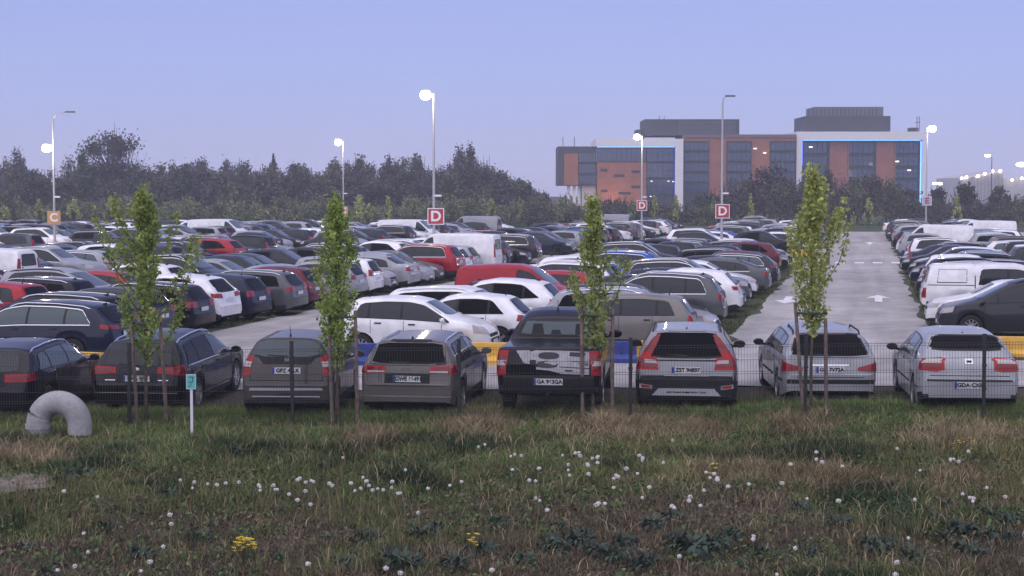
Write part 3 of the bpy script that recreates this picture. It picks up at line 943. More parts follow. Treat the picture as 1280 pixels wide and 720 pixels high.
def oval(cy, cz, ry, rz):
    A = [math.pi * i / 10 for i in range(11)]
    return ([(cy + ry * math.cos(a), cz - rz * math.sin(a) ** .6) for a in A], [(cy + ry * math.cos(a), cz + rz * math.sin(a) ** .6) for a in A])


holes = [oval(0, 1.0, .19, .042), oval(.02, .90, .19, .040), ([(-.36, 1.0), (-.62, .985)], [(-.38, 1.045), (-.66, 1.035)]), ([(-.40, .915), (-.7, .895)], [(-.42, .94), (-.7, .93)]),
         ([(-.30, .82), (-.44, .82)], [(-.28, .838), (-.42, .838)]), ([(-.20, .87), (-.72, .85)], [(-.20, .878), (-.72, .862)])]
holes = [([(a, gz_(b)) for a, b in lo], [(a, gz_(b)) for a, b in up]) for lo, up in holes]
shp += [('R', lo, up, 1, .012) for lo, up in holes]
strip_on(FR[4][0], car, 'tailgate_graphic', [STICK, mat('black_gloss', (.012, .012, .015), .3)], shp)
# head restraints and far window seen through the pickup's cab window
shp = [('R', [(.46, 1.35), (.22, 1.35)], [(.43, 1.54), (.26, 1.54)], 0, .008), ('R', [(-.36, 1.35), (-.58, 1.35)], [(-.37, 1.54), (-.54, 1.54)], 0, .008), ('R', [(.10, 1.35), (-.10, 1.35)], [(.07, 1.43), (-.07, 1.43)], 0, .008)]
for q in shp:
    strip_on(FR[4][0], car, 'head_restraint', [PLAST], [q])
xb_ = -car.L / 2
for y0, y1 in ((-.80, .80),):
    mb = MB()
    prof = [(xb_ + .05, .46), (xb_ - .07, .46), (xb_ - .11, .56), (xb_ - .11, .74), (xb_ - .08, .77), (xb_ + .05, .77)]
    n = len(prof)
    mb.add([(x, y, z) for y in (y0, -.5, .5, y1) for x, z in [(a + (.05 if abs(y) > .6 else 0), b) for a, b in prof]],
           [(j * n + i, j * n + (i + 1) % n, (j + 1) * n + (i + 1) % n, (j + 1) * n + i) for j in range(3) for i in range(n)] + [tuple(range(n)), tuple(range(4 * n - 1, 3 * n - 1, -1))])
    mb.box(xb_ - .2, xb_ + .1, -.03, .03, .44, .49)
    mb.build('bumper', [PLAST], FR[4][0], smooth=True, sharp=30)
for c_ in FR[4][0].children:
    if c_.name.split('.')[0] == 'number_plate':
        dx_ = (xb_ - .12) - (car.plate_at[0] - car.L / 2)
        c_.location = (dx_, 0, .675 - car.plate_at[1])
        break
# reflectors in the wagon's rear bumper
car = HERO['f']
for sg in (1, -1):
    mb = MB()
    for q, e, k in (([(.60, .50), (.84, .53)], .010, 1), ([(.64, .525), (.80, .54)], .014, 0)):
        v, f = car.patch('RR', [(a * sg, b) for a, b in q], [(a * sg, b + (.075 if k else .045)) for a, b in q], 6, 2, e)
        mb.add([(p[0] - car.L / 2, p[1], p[2]) for p in v], f, k)
    mb.build('reflector', [TAILM, CHROME], FR[5][0])

# ------------------------------------------------------------------ rows of parked cars
PALETTE = [('black', BLACK, .27), ('dark grey', DKGREY, .16), ('silver', SILVER, .17), ('white', WHITE, .17), ('navy', NAVY, .10), ('grey', GREY, .06),
           ('beige', BEIGE, .02), ('red', RED, .015), ('dark red', DKRED, .02), ('blue', BLUE, .02), ('pale blue', SKYB, .02)]
PCOL = {a: b for a, b, c in PALETTE}
KINDS = [('hatch', .2), ('supermini', .13), ('compact', .12), ('wagon', .12), ('tourer', .07), ('sedan', .08), ('liftback', .05), ('suv', .09), ('crossover', .09), ('mpv', .05)]
WORD = dict(hatch='hatchback', supermini='small hatchback', compact='sporty hatchback', wagon='estate', tourer='long estate', sedan='saloon', liftback='fastback', suv='SUV', crossover='crossover',
            mpv='people carrier', van='van', smallvan='small van', canopy='canopy pickup')
NAME = dict(hatch='hatchback', supermini='hatchback', compact='hatchback', wagon='estate_car', tourer='estate_car', sedan='saloon_car', liftback='saloon_car', suv='suv', crossover='suv', mpv='people_carrier',
            van='van', smallvan='van', canopy='pickup_truck')
CAT = {'van': 'van', 'pickup_truck': 'pickup'}
LIB['canopy'] = CANOPY
# rows: centre d, facing of an unlisted car, listed cars as (kind, colour, nose: R or L, step to the next)
A_ = 2.45
ROWS = {
    'b1r': (-6.25, 40.4, [('hatch', 'beige', 'L', 2.3), ('wagon', 'silver', 'R', 2.1), ('hatch', 'dark grey', 'R', 2.2), ('suv', 'grey', 'L', 2.6), ('hatch', 'black', 'R', 2.4), ('crossover', 'white', 'L', 2.5), ('hatch', 'navy', 'R', 2.4),
            ('suv', 'grey', 'R', 2.5), ('hatch', 'silver', 'R', 2.4), ('compact', 'white', 'R', 2.5), ('liftback', 'grey', 'L', 2.5), ('sedan', 'black', 'R', 2.4), ('tourer', 'dark grey', 'L', 2.4), ('hatch', 'dark red', 'L', 2.4),
            ('wagon', 'black', 'R', 2.4), ('compact', 'dark grey', 'R', 2.4), ('hatch', 'black', 'R', 2.4), ('crossover', 'dark red', 'L', 2.6), ('sedan', 'black', 'R', 2.4), ('wagon', 'black', 'R', 2.4)]),
    'b1l': (-10.55, 37.8, [('supermini', 'white', 'R', 2.2), ('compact', 'white', 'L', 2.3), ('wagon', 'white', 'R', 2.2), ('crossover', 'white', 'L', 2.5), ('sedan', 'black', 'R', 2.3), ('smallvan', 'red', 'R', 2.6), ('hatch', 'red', 'L', 2.6),
            ('suv', 'white', 'L', 2.5), ('hatch', 'white', 'R', 2.4), ('wagon', 'blue', 'L', 2.5), ('crossover', 'white', 'R', 2.4), ('suv', 'blue', 'L', 2.5), ('hatch', 'white', 'R', 2.5), ('wagon', 'silver', 'R', 2.4), ('sedan', 'white', 'L', 2.4), ('compact', 'black', 'R', 2.4), ('suv', 'dark grey', 'R', 2.4)]),
    'b0l': (4.2, 46.8, [('mpv', 'dark grey', 'L', 2.9), ('sedan', 'white', 'L', 3.9), ('canopy', 'white', 'R', 2.9), ('suv', 'black', 'R', 2.6), ('hatch', 'silver', 'L', 2.4), ('mpv', 'black', 'R', 3.0), ('wagon', 'navy', 'L', 2.5),
            ('compact', 'white', 'R', 2.5), ('hatch', 'white', 'R', 2.5), ('wagon', 'navy', 'L', 2.5), ('hatch', 'pale blue', 'L', 2.5)]),
    'b2r': (-20.7, 34.8, [('tourer', 'navy', 'L', 2.6), ('wagon', 'black', 'L', 2.5), ('hatch', 'dark grey', 'L', 2.5), ('wagon', 'black', 'L', 2.5), ('crossover', 'white', 'L', 2.5), ('hatch', 'navy', 'L', 2.6), ('wagon', 'grey', 'L', 2.7),
            ('hatch', 'dark red', 'L', 2.4), ('sedan', 'silver', 'R', 2.4), ('hatch', 'silver', 'L', 2.4), ('supermini', 'white', 'L', 2.3), ('hatch', 'silver', 'R', 2.3), ('sedan', 'silver', 'L', 2.3), ('hatch', 'silver', 'R', 2.3), ('compact', 'grey', 'R', 2.4),
            ('suv', 'red', 'L', 2.6), ('hatch', 'white', 'L', 2.4), ('hatch', 'silver', 'L', 3.0), ('van', 'white', 'L', 2.6)]),
    'b2l': (-25.1, 39.2, [('hatch', 'white', 'L', 2.5), ('hatch', 'red', 'L', 2.5), ('wagon', 'black', 'L', 2.6), ('mpv', 'silver', 'R', 2.4), ('sedan', 'red', 'L', 2.4), ('crossover', 'white', 'L', 2.4), ('sedan', 'silver', 'R', 2.4), ('suv', 'black', 'R', 2.4), ('sedan', 'silver', 'R', 2.4)]),
    'b3r': (-35.0, 46.4, [('hatch', 'red', 'L', 2.5), ('wagon', 'black', 'L', 2.5), ('sedan', 'pale blue', 'R', 2.4), ('hatch', 'silver', 'R', 2.4), ('sedan', 'navy', 'L', 2.7), ('smallvan', 'white', 'L', 2.6), ('wagon', 'black', 'R', 2.4), ('suv', 'silver', 'R', 2.4)]),
    'b3l': (-40.3, 48.0, []), 'b4r': (-50.4, 52.0, []), 'b4l': (-54.9, 54.0, []), 'b5r': (-65.2, 62.0, []), 'b5l': (-69.7, 64.0, []), 'b6r': (-80.0, 72.0, []), 'b6l': (-84.5, 76.0, []), 'b7r': (-95.0, 84.0, []),
    'b0r': (8.7, 44.0, []), 'b9l': (19.0, 60.0, []), 'b9r': (23.4, 60.0, []), 'b8l': (33.6, 84.0, []), 'b8r': (38.0, 90.0, []),
}
ORDER = ['b8r', 'b8l', 'b9r', 'b9l', 'b0r', 'b0l', 'b1r', 'b1l', 'b2r', 'b2l', 'b3r', 'b3l', 'b4r', 'b4l', 'b5r', 'b5l', 'b6r', 'b6l', 'b7r']
RWORD = {'b8r': 'outermost row east of the arrowed lane', 'b8l': 'fourth row east of the arrowed lane', 'b9r': 'third row east of the arrowed lane', 'b9l': 'second block east of the arrowed lane', 'b0r': 'second row east of the arrowed lane',
         'b0l': 'row along the east side of the arrowed lane', 'b1r': 'row along the arrowed lane'}


def nline(d):       # N of a row position: distance along the fence normal
    return None


def tN(d, N):       # t on row d at distance N along the fence normal
    return (N - d * V.dot(NF)) / U.dot(NF)


SPOTS = []          # row, index, kind, colour, facing, d, t
for rk, (d, t0, lst) in ROWS.items():
    rng = random.Random(sum(map(ord, rk)) * 7 + 5)
    t = t0
    gap0, gap1 = tN(d, 92.5), tN(d, 104.5)
    end = tN(d, 168 if d > -30 else 152)
    i = 0
    while t < end:
        if gap0 < t < gap1:
            t = gap1 + rng.uniform(0, .6)
        if i < len(lst):
            k, c, nose, step = lst[i]
        else:
            x = rng.random() * sum(q for _, q in KINDS)
            for k, q in KINDS:
                x -= q
                if x < 0:
                    break
            x = rng.random() * sum(q[2] for q in PALETTE)
            for c, _, q in PALETTE:
                x -= q
                if x < 0:
                    break
            nose = rng.choice('RL')
            step = rng.uniform(2.38, 2.6)
            if rng.random() < .018:
                k = 'van'
                c = rng.choice(['white', 'silver'])
        jd, ja = rng.uniform(-.22, .22), rng.uniform(-1.6, 1.6)
        if rk == 'b2r' and i == 0:
            jd = 1.3
        SPOTS.append((rk, i, k, c, nose, d + jd, t, ja))
        t += step
        i += 1

SHOWN = {'b8r': [], 'b8l': [], 'b9r': [], 'b9l': [], 'b0r': [13, 15, 16, 18, 19, 20, 21, 22, 23, 24, 25, 26, 27, 28, 29, 38, 39, 41, 43, 46], 'b0l': [0, 1, 2, 3, 5, 6, 7, 8, 9, 10, 11, 12, 13, 14, 15, 16, 17, 18, 19, 20, 22, 26, 29, 31, 32, 33, 38, 40, 41, 42], 'b1r': [0, 1, 2, 3, 4, 5, 6, 7, 9, 10, 11, 12, 13, 14, 15, 16, 17, 18, 19, 20, 21, 22, 23, 24, 25, 26, 27, 32, 34, 39, 42], 'b1l': [0, 1, 2, 3, 4, 5, 6, 7, 9, 10, 11, 12, 13, 15, 16, 17, 19, 20, 21, 22, 23, 24, 25, 26, 27, 28, 29, 33, 34, 36, 37, 44, 45, 46, 48], 'b2r': [0, 1, 2, 3, 4, 5, 6, 7, 8, 9, 10, 11, 12, 13, 14, 15, 16, 17, 18, 19, 20, 21, 22, 23, 24, 25, 26, 27, 28, 29, 30, 31, 32, 33, 34, 36, 37, 38, 40, 41, 42, 44, 45, 46, 47, 48], 'b2l': [0, 1, 2, 3, 4, 5, 6, 7, 8, 9, 10, 11, 12, 13, 14, 16, 17, 19, 20, 21, 22, 23, 24, 27, 29, 30, 31, 32, 34, 35, 40, 41, 43], 'b3r': [4, 5, 6, 7, 8, 9, 10, 11, 12, 13, 14, 15, 16, 17, 18, 19, 20, 21, 22, 23, 25, 26, 27, 28, 30, 32, 33, 34, 37], 'b3l': [9, 10, 11, 12, 13, 15, 16, 17, 18, 19, 20, 21, 22, 24, 25, 26, 28], 'b4r': [13, 14, 15, 16, 18, 19, 20, 21, 22, 23, 24, 25, 26, 27, 28, 29, 30, 31, 32, 33], 'b4l': [14, 15, 16, 17, 18, 20, 22, 23, 28, 29, 30], 'b5r': [15, 16, 17, 18, 19, 20, 21, 22, 23, 24, 27, 28], 'b5l': [17, 19, 23, 24, 25, 26], 'b6r': [21, 23], 'b6l': [], 'b7r': []}
HIDDEN = {k: [i for i in range(99) if i not in q] for k, q in SHOWN.items()}
#HIDDEN#


def inframe(d, t):
    p = DT(d, t)
    return p.y > 5 and abs(p.x) < p.y * .32 * 1.03 + 2.4


KEEP = [s for s in SPOTS if inframe(s[5], s[6]) and s[1] not in HIDDEN.get(s[0], ())]
ROWNAME = {'b1r': 'row west of the arrowed lane', 'b1l': 'second row west of the arrowed lane', 'b2r': 'row beside the tall lamp signed D', 'b2l': 'row behind the one along the second lane',
           'b0l': 'row east of the arrowed lane', 'b0r': 'second row east of the arrowed lane', 'b9l': 'third row east of the arrowed lane', 'b9r': 'fourth row east of the arrowed lane',
           'b8l': 'fifth row east of the arrowed lane', 'b8r': 'sixth row east of the arrowed lane',
           'b3r': 'fifth row west of arrowed lane', 'b3l': 'sixth row west of arrowed lane', 'b4r': 'row east of the sign C lamps', 'b4l': 'row west of the sign C lamps', 'b5r': 'ninth row west', 'b5l': 'tenth row west',
           'b6r': 'eleventh row west', 'b6l': 'twelfth row west', 'b7r': 'outermost row west'}
ORD = 'first second third fourth fifth sixth seventh eighth ninth tenth eleventh twelfth thirteenth fourteenth fifteenth sixteenth seventeenth eighteenth nineteenth twentieth'.split()
BYROW = {}
for s in KEEP:
    BYROW.setdefault(s[0], []).append(s)
used_labels = {}
CARGROUP = 'cars parked in the blocks of the car park'
PLACED = {}
for rk, lst in BYROW.items():
    lst.sort(key=lambda s: s[6])
    for i, (r_, idx, k, c, nose, d, t, ja) in enumerate(lst):
        nm = lambda q: q[3] + ' ' + WORD[q[2]]
        me_ = c + ' ' + WORD[k]
        a = lst[i - 1] if i else None
        b = lst[i + 1] if i + 1 < len(lst) else None
        if a and b:
            lab = f'{me_} between {nm(a)} and {nm(b)}'
        elif b:
            lab = f'{me_} nearest the fence before {nm(b)}'
        elif a:
            lab = f'{me_} last in line beyond {nm(a)}'
        else:
            lab = f'{me_} standing alone'
        short = {'people carrier': 'carrier', 'small hatchback': 'small hatch', 'sporty hatchback': 'sporty hatch', 'canopy pickup': 'canopy pickup'}
        lab2 = lab + ', ' + ROWNAME[rk]
        if len(lab2.split()) > 16:
            for q, w in short.items():
                lab2 = lab2.replace(q, w)
        if len(lab2.split()) > 16:
            lab2 = lab2.replace(' arrowed lane', ' lane').replace('of the lane', 'of lane')
        if len(lab2.split()) > 16:
            lab2 = f'{me_} beside {nm(b or a)}, {ROWNAME[rk]}'
        key = lab2
        if key in used_labels:
            lab2 = f'{ORD[min(i, 19)]} car, {me_}, of the {ROWNAME[rk]}'
            if lab2 in used_labels:
                lab2 = f'{me_} beyond {nm(a)} far along {ROWNAME[rk]}' if a else lab2
        used_labels[lab2] = 1
        ang = (0 if nose == 'R' else math.pi) - PSI + R(ja)
        p = DT(d, t)
        sc_ = F / p.y
        fn = place_full if sc_ > 30 else place_mid if sc_ > 17.5 else place_far
        kw = dict(style=1 if (idx * 7 + len(k)) % 3 == 0 else 0) if fn is place_full else {}
        o = fn(LIB[k], NAME[k], lab2, CAT.get(NAME[k], 'car'), p, ang, PCOL[c], CARGROUP, **kw)
        PLACED[(rk, idx)] = o

REST = [s for s in SPOTS if inframe(s[5], s[6]) and s[1] in HIDDEN.get(s[0], ())]
if REST:
    arr, off, vs_, fs_, ms_, cs_ = {}, 0, [], [], [], []
    for k in {q[2] for q in REST}:
        me = LIB[k].flat_mesh
        a = np.empty(len(me.vertices) * 3, np.float32)
        me.vertices.foreach_get('co', a)
        arr[k] = (a.reshape(-1, 3), [tuple(p.vertices) for p in me.polygons], [p.material_index for p in me.polygons])
    for (r_, idx, k, c, nose, d, t, ja) in REST:
        a, f, m = arr[k]
        ang = (0 if nose == 'R' else math.pi) - PSI + R(ja)
        p = DT(d, t)
        ca, sa = math.cos(ang), math.sin(ang)
        vs_.append(np.stack([a[:, 0] * ca - a[:, 1] * sa + p.x, a[:, 0] * sa + a[:, 1] * ca + p.y, a[:, 2]], 1))
        cs_.append(np.tile(np.array((*PCOL[c], 1), np.float32), (len(a), 1)))
        fs_ += [tuple(i + off for i in q) for q in f]
        ms_ += m
        off += len(a)
    PAINTA = mat('car_paint_rest', rough=.36, metal=.12, spec=.08, coat=.45, attr='tint')
    me = newmesh('parked_cars', np.concatenate(vs_).tolist(), fs_, [PAINTA, PLAST, GLASS, TAILM, CLEARM, TYRE, RIM, PLATE, CHROME, ORANGE, GLASSP, GLASSL], ms_, True, 35)
    at_ = me.attributes.new('tint', 'FLOAT_COLOR', 'POINT')
    at_.data.foreach_set('color', np.concatenate(cs_).ravel())
    tag(link('parked_cars', me), kind='stuff')

# ------------------------------------------------------------------ ground, paving, bays
rngn = np.random.default_rng(11)


def lattice(seed, n=256):
    return np.random.default_rng(seed).random((n, n))


def vnoise(x, y, scale, seed, octv=3):
    out, amp, tot = 0, 1.0, 0
    for o in range(octv):
        g = lattice(seed + o)
        fx, fy = x / scale * 2 ** o + 1000, y / scale * 2 ** o + 1000
        ix, iy = np.floor(fx).astype(int), np.floor(fy).astype(int)
        u, v = fx - ix, fy - iy
        u, v = u * u * (3 - 2 * u), v * v * (3 - 2 * v)
        a, b, c, d = g[ix % 256, iy % 256], g[(ix + 1) % 256, iy % 256], g[ix % 256, (iy + 1) % 256], g[(ix + 1) % 256, (iy + 1) % 256]
        out = out + amp * ((a * (1 - u) + b * u) * (1 - v) + (c * (1 - u) + d * u) * v)
        tot += amp
        amp *= .5
    return out / tot


def npmesh(name, verts, quads, mats, colors=None, smooth=False):
    """verts (n,3), quads (m,k) arrays"""
    me = bpy.data.meshes.new(name)
    k = quads.shape[1]
    me.vertices.add(len(verts))
    me.vertices.foreach_set('co', verts.astype(np.float32).ravel())
    me.loops.add(quads.size)
    me.loops.foreach_set('vertex_index', quads.astype(np.int32).ravel())
    me.polygons.add(len(quads))
    me.polygons.foreach_set('loop_start', np.arange(0, quads.size, k, dtype=np.int32))
    if smooth:
        me.polygons.foreach_set('use_smooth', np.ones(len(quads), dtype=bool))
    if colors is not None:
        at_ = me.attributes.new('tint', 'FLOAT_COLOR', 'POINT')
        c4 = np.ones((len(verts), 4), np.float32)
        c4[:, :3] = colors
        at_.data.foreach_set('color', c4.ravel())
    for m in (mats if isinstance(mats, (list, tuple)) else [mats]):
        me.materials.append(m)
    me.update(calc_edges=True)
    me.validate()
    return me


SOIL = mat('meadow_soil', (.075, .066, .055), .95, spec=.1, noise=[(.6, 6, (.75, .85, .6), (1.3, 1.1, 1.15)), (14, 5, .6, 1.35)], bump=(20, .6, .05))
PAVE = mat('pale_paving', (.42, .40, .395), .9, spec=.2, noise=[(.10, 5, .80, 1.10), (1.3, 6, .84, 1.08), (28, 4, .85, 1.1), (.5, 8, .86, 1.06)], bump=(45, .3, .02))
nt_ = PAVE.node_tree
tc_ = nt_.nodes.new('ShaderNodeTexCoord')
mp_ = nt_.nodes.new('ShaderNodeMapping')
mp_.vector_type = 'TEXTURE'
mp_.inputs['Rotation'].default_value = (0, 0, -PSI)
mp_.inputs['Scale'].default_value = (.9, 26, 1)
nz_ = nt_.nodes.new('ShaderNodeTexNoise')
nz_.inputs['Scale'].default_value = 1.0
nz_.inputs['Detail'].default_value = 5
cr_ = nt_.nodes.new('ShaderNodeValToRGB')
cr_.color_ramp.elements[0].position, cr_.color_ramp.elements[1].position = .34, .62
cr_.color_ramp.elements[0].color, cr_.color_ramp.elements[1].color = (.80, .80, .80, 1), (1.05, 1.05, 1.05, 1)
mx_ = nt_.nodes.new('ShaderNodeMix')
mx_.data_type, mx_.blend_type = 'RGBA', 'MULTIPLY'
mx_.inputs[0].default_value = 1
nt_.links.new(tc_.outputs['Object'], mp_.inputs['Vector'])
nt_.links.new(mp_.outputs[0], nz_.inputs['Vector'])
nt_.links.new(nz_.outputs['Fac'], cr_.inputs['Fac'])
pb_ = nt_.nodes['Principled BSDF'].inputs['Base Color']
nt_.links.new(pb_.links[0].from_socket, mx_.inputs[6])
nt_.links.new(cr_.outputs['Color'], mx_.inputs[7])
nt_.links.new(mx_.outputs[2], pb_)
BAY = mat('worn_bay', (.07, .075, .05), .95, spec=.1, noise=[(.5, 6, (.7, .8, .6), (1.35, 1.3, 1.3)), (10, 5, .6, 1.4)], bump=(15, .6, .05))
MARK = mat('road_paint', (.74, .74, .74), .7, noise=[(4, 5, .72, 1.05)])
GRASSM = mat('grass_blades', (.1, .12, .05), .8, spec=.12, attr='tint')

o = link('ground', newmesh('ground', [(-1500, -60, -.75), (1500, -60, -.75), (1500, 2500, -.75), (-1500, 2500, -.75)], [(0, 1, 2, 3)], [SOIL]))
tag(o, kind='structure')


def meadow_z(x, y):
    fade = np.clip((31.2 - y) / 2.0, 0, 1) * np.clip((y - 10) / 1.5, 0, 1)
    return (.22 * (vnoise(x, y, 3.0, 5, 3) - .5) + .05) * fade + terrain(x, y)


gx, gy = np.meshgrid(np.linspace(-26, 26, 150), np.linspace(8, 39, 110))
gz = meadow_z(gx, gy) - .02
gv = np.stack([gx, gy, gz], -1).reshape(-1, 3)
ii = np.arange(110 * 150).reshape(110, 150)
gq = np.stack([ii[:-1, :-1], ii[:-1, 1:], ii[1:, 1:], ii[1:, :-1]], -1).reshape(-1, 4)
tag(link('meadow', npmesh('meadow', gv, gq, [SOIL], smooth=True)), kind='structure')


def quad_dt(name, d0, d1, N0, N1, z, m, kind='structure'):
    """a sheet in lane coordinates whose ends run along the fence direction, with uneven edges"""
    n = max(2, int((N1 - N0) / 1.2))
    vs, fs = [], []
    r_ = random.Random(int(d0 * 10 + N0))
    for i in range(n + 1):
        N = N0 + (N1 - N0) * i / n
        j0, j1 = (r_.uniform(-.22, .22), r_.uniform(-.22, .22)) if m is BAY else (0, 0)
        for d in (d0 + j0, d1 + j1):
            p = DT(d, tN(d, N), z)
            vs.append(p)
    for i in range(n):
        fs.append((2 * i, 2 * i + 1, 2 * i + 3, 2 * i + 2))
    return tag(link(name, newmesh(name, vs, fs, [m])), kind=kind)


pd = np.concatenate([np.linspace(-112, -30, 8), np.linspace(-26, 14, 30), np.linspace(18, 60, 6)])
pn = np.concatenate([np.linspace(33.2, 37, 14), np.array([45, 60, 90, 130, 171.0])])
pv = []
for N in pn:
    for d in pd:
        jit = .0 if N > 33.3 else .25 * math.sin(d * 1.9) + .18 * math.sin(d * 4.3 + 1)
        p = DT(d, tN(d, N + jit))
        pv.append((p.x, p.y, .006 + float(terrain(p.x, p.y))))
ii = np.arange(len(pv)).reshape(len(pn), len(pd))
pq = np.stack([ii[:-1, :-1], ii[:-1, 1:], ii[1:, 1:], ii[1:, :-1]], -1).reshape(-1, 4)
tag(link('paving', npmesh('paving', np.array(pv), pq, [PAVE], smooth=True)), kind='structure')
CENTRES = [36, 21.2, 6.45, -8.15, -23.05, -38.05, -52.65, -67.45, -82.25, -97]
for c in CENTRES:
    quad_dt('parking_bay', c - 4.65, c + 4.55, 39.3 if c > -30 else 41, 92, .010, BAY)
    quad_dt('parking_bay', c - 4.55, c + 4.5, 104.3, 170.4 if c > -30 else 156, .010, BAY)
# green verge beyond the lot
VERGE = mat('far_verge', (.06, .075, .035), .95, spec=.1, noise=[(.2, 5, .7, 1.3), (3, 5, .7, 1.3)])
quad_dt('verge', -140, 90, 171.05, 420, .006, VERGE)


# painted arrows and the dashed crossing line
def marking(name, pts, z=.009):
    o = link(name, newmesh(name, [DT(d, t, z) for d, t in pts], [tuple(range(len(pts)))], [MARK]))
    tag(o, kind='structure')


def arrow(px, py, ln=4.2, back=False):
    p = ground(px, py)
    d, t = p.dot(V), p.dot(U)
    a = ln / 2
    s = -1 if back else 1
    pts = [(-.14, -a), (.14, -a), (.14, a * .1), (.48, a * .1), (0, a), (-.48, a * .1), (-.14, a * .1)]
    marking('arrow_marking', [(d + x, t + y * s) for x, y in pts])


arrow(1098, 373, 4.0)
arrow(984, 375, 4.0, True)
arrow(1087, 304, 7, )
for px in (1050, 1074, 1097, 1120):
    p = ground(px, 328.5)
    d, t = p.dot(V), p.dot(U)
    marking('crossing_dash', [(d - .27, t - .9), (d + .27, t - .9), (d + .27, t + .9), (d - .27, t + .9)])


# ------------------------------------------------------------------ meadow grass
def leaf_quads(P, size, rng, up=.35, nrm=None):
    n = len(P)
    a = rng.normal(size=(n, 3))
    a /= np.linalg.norm(a, axis=1)[:, None]
    b = rng.normal(size=(n, 3))
    b -= (b * a).sum(1)[:, None] * a
    b /= np.linalg.norm(b, axis=1)[:, None]
    s = size * (.6 + .8 * rng.random(n))[:, None]
    V_ = np.stack([P - a * s * .5, P + b * s * .32, P + a * s * .5, P - b * s * .32], 1)
    return V_.reshape(-1, 3), np.arange(4 * n).reshape(n, 4)


def blades(px, py, h, lean, width, cols, seg=2, z=None, rng=rngn):
    """one tapered blade per point; arrays of the same length"""
    n = len(px)
    az = rng.random(n) * 2 * np.pi
    dx, dy = np.cos(az), np.sin(az)
    fa = rng.random(n) * np.pi            # facing of the flat side
    wx, wy = np.cos(fa) * width / 2, np.sin(fa) * width / 2
    z0 = (meadow_z(px, py) if z is None else z) - .01
    V_ = np.zeros((n, 5, 3))
    for i, (q, k) in enumerate(((0, 1.0), (.55, .7))):
        ox, oy = dx * lean * h * q ** 2, dy * lean * h * q ** 2
        V_[:, 2 * i, 0] = px + ox - wx * k
        V_[:, 2 * i, 1] = py + oy - wy * k
        V_[:, 2 * i + 1, 0] = px + ox + wx * k
        V_[:, 2 * i + 1, 1] = py + oy + wy * k
        V_[:, 2 * i, 2] = V_[:, 2 * i + 1, 2] = z0 + h * q
    V_[:, 4, 0] = px + dx * lean * h
    V_[:, 4, 1] = py + dy * lean * h
    V_[:, 4, 2] = z0 + h * (1 - .25 * lean)
    b = np.arange(n)[:, None] * 5
    tri = np.concatenate([b + np.array([[0, 1, 3]]), b + np.array([[0, 3, 2]]), b + np.array([[2, 3, 4]])], 0)
    C = np.repeat(cols, 5, axis=0)
    return V_.reshape(-1, 3), tri, C


GREEN, DGREEN, OLIVE = np.array((.115, .170, .058)), np.array((.032, .060, .026)), np.array((.165, .18, .07))
TAN, BRN, PURP = np.array((.27, .215, .13)), np.array((.125, .108, .066)), np.array((.118, .094, .068))
FZ = lambda x: 27.95 - .105 * x        # fence distance at x (camera coordinates)


def field(n, seed):
    rg = np.random.default_rng(seed)
    y = np.sqrt(rg.random(n) * (31.5 ** 2 - 15.2 ** 2) + 15.2 ** 2)
    x = (rg.random(n) * 2 - 1) * (y * .325 + .4)
    return x, y, rg


def px_of(x, y):
    return 640 + F * x / y


def py_of(y):
    return 242 + F * HC / y


parts_v, parts_f, parts_c = [], [], []
NV = 0


def emit(v, f, c):
    global NV
    parts_v.append(v)
    parts_f.append(f + NV)
    parts_c.append(c)
    NV += len(v)


x, y, rg = field(330000, 3)
qx, qy = px_of(x, y), py_of(y)
g1 = vnoise(x, y, 1.6, 21, 3)           # clumps
g2 = vnoise(x, y, 4.5, 31, 2)
g3 = vnoise(x, y, .7, 41, 2)
greenish = np.clip(1.25 - np.abs(qy - 530) / 95 - (qx - 640) / 3200, .12, 1)       # greener band before the fence
k = greenish * .75 + .17 + (g1 - .5) * 1.7 + (g2 - .5) * .9
k = k + .55 * np.clip((545 - qy) / 25, 0, 1)
col = np.empty((len(x), 3))
mixd = np.clip((k - .15) * 3, 0, 1)[:, None]
dry = PURP * (.75 + .7 * g2)[:, None] + (BRN - PURP) * (g3[:, None])
grn = GREEN + (OLIVE - GREEN) * np.clip((g2 - .35) * 3, 0, 1)[:, None]
dark = np.clip((g1 - .60) * 7, 0, 1)[:, None] * np.clip((qy - 525) / 15, 0, 1)[:, None]
grn = grn + (DGREEN - grn) * dark
col = dry + (grn - dry) * mixd
tanp = np.zeros(len(x))
for (cx, cy, sx, sy) in ((595, 530, 38, 14), (775, 536, 56, 16), (880, 542, 30, 10), (30, 560, 40, 8), (1000, 545, 40, 8), (930, 600, 60, 8), (1040, 610, 60, 10), (1210, 560, 60, 12), (460, 545, 25, 10), (1190, 610, 30, 14)):
    tanp = np.maximum(tanp, np.exp(-((qx - cx) / sx) ** 2 - ((qy - cy) / sy) ** 2))
pick = rg.random(len(x)) < np.clip(tanp * 1.0, 0, .7) + .045
col[pick] = TAN * (.55 + .6 * rg.random(pick.sum()))[:, None]
cl = vnoise(x, y, .38, 133, 3)
col *= ((.5 + .85 * rg.random(len(x))) * (.70 + .6 * vnoise(x, y, 2.2, 123, 3)) * (.45 + 1.1 * cl))[:, None]
st_ = rg.random(len(x)) < .03
col[st_] = np.array((.25, .22, .15)) * (.6 + .6 * rg.random((st_.sum(), 1)))
h = .04 + .07 * rg.random(len(x)) + .10 * np.clip(mixd[:, 0], 0, 1) * rg.random(len(x)) + .12 * dark[:, 0]
h = h + np.where(qy < 545, .06, 0) + pick * .14 + .10 * np.clip((vnoise(x, y, .35, 77, 1) - .6) * 3, 0, 1)
h = h * (.42 + .75 * cl)
strip = np.clip((y - FZ(x) + 1.5) / .8, 0, 1) * (pick == 0)
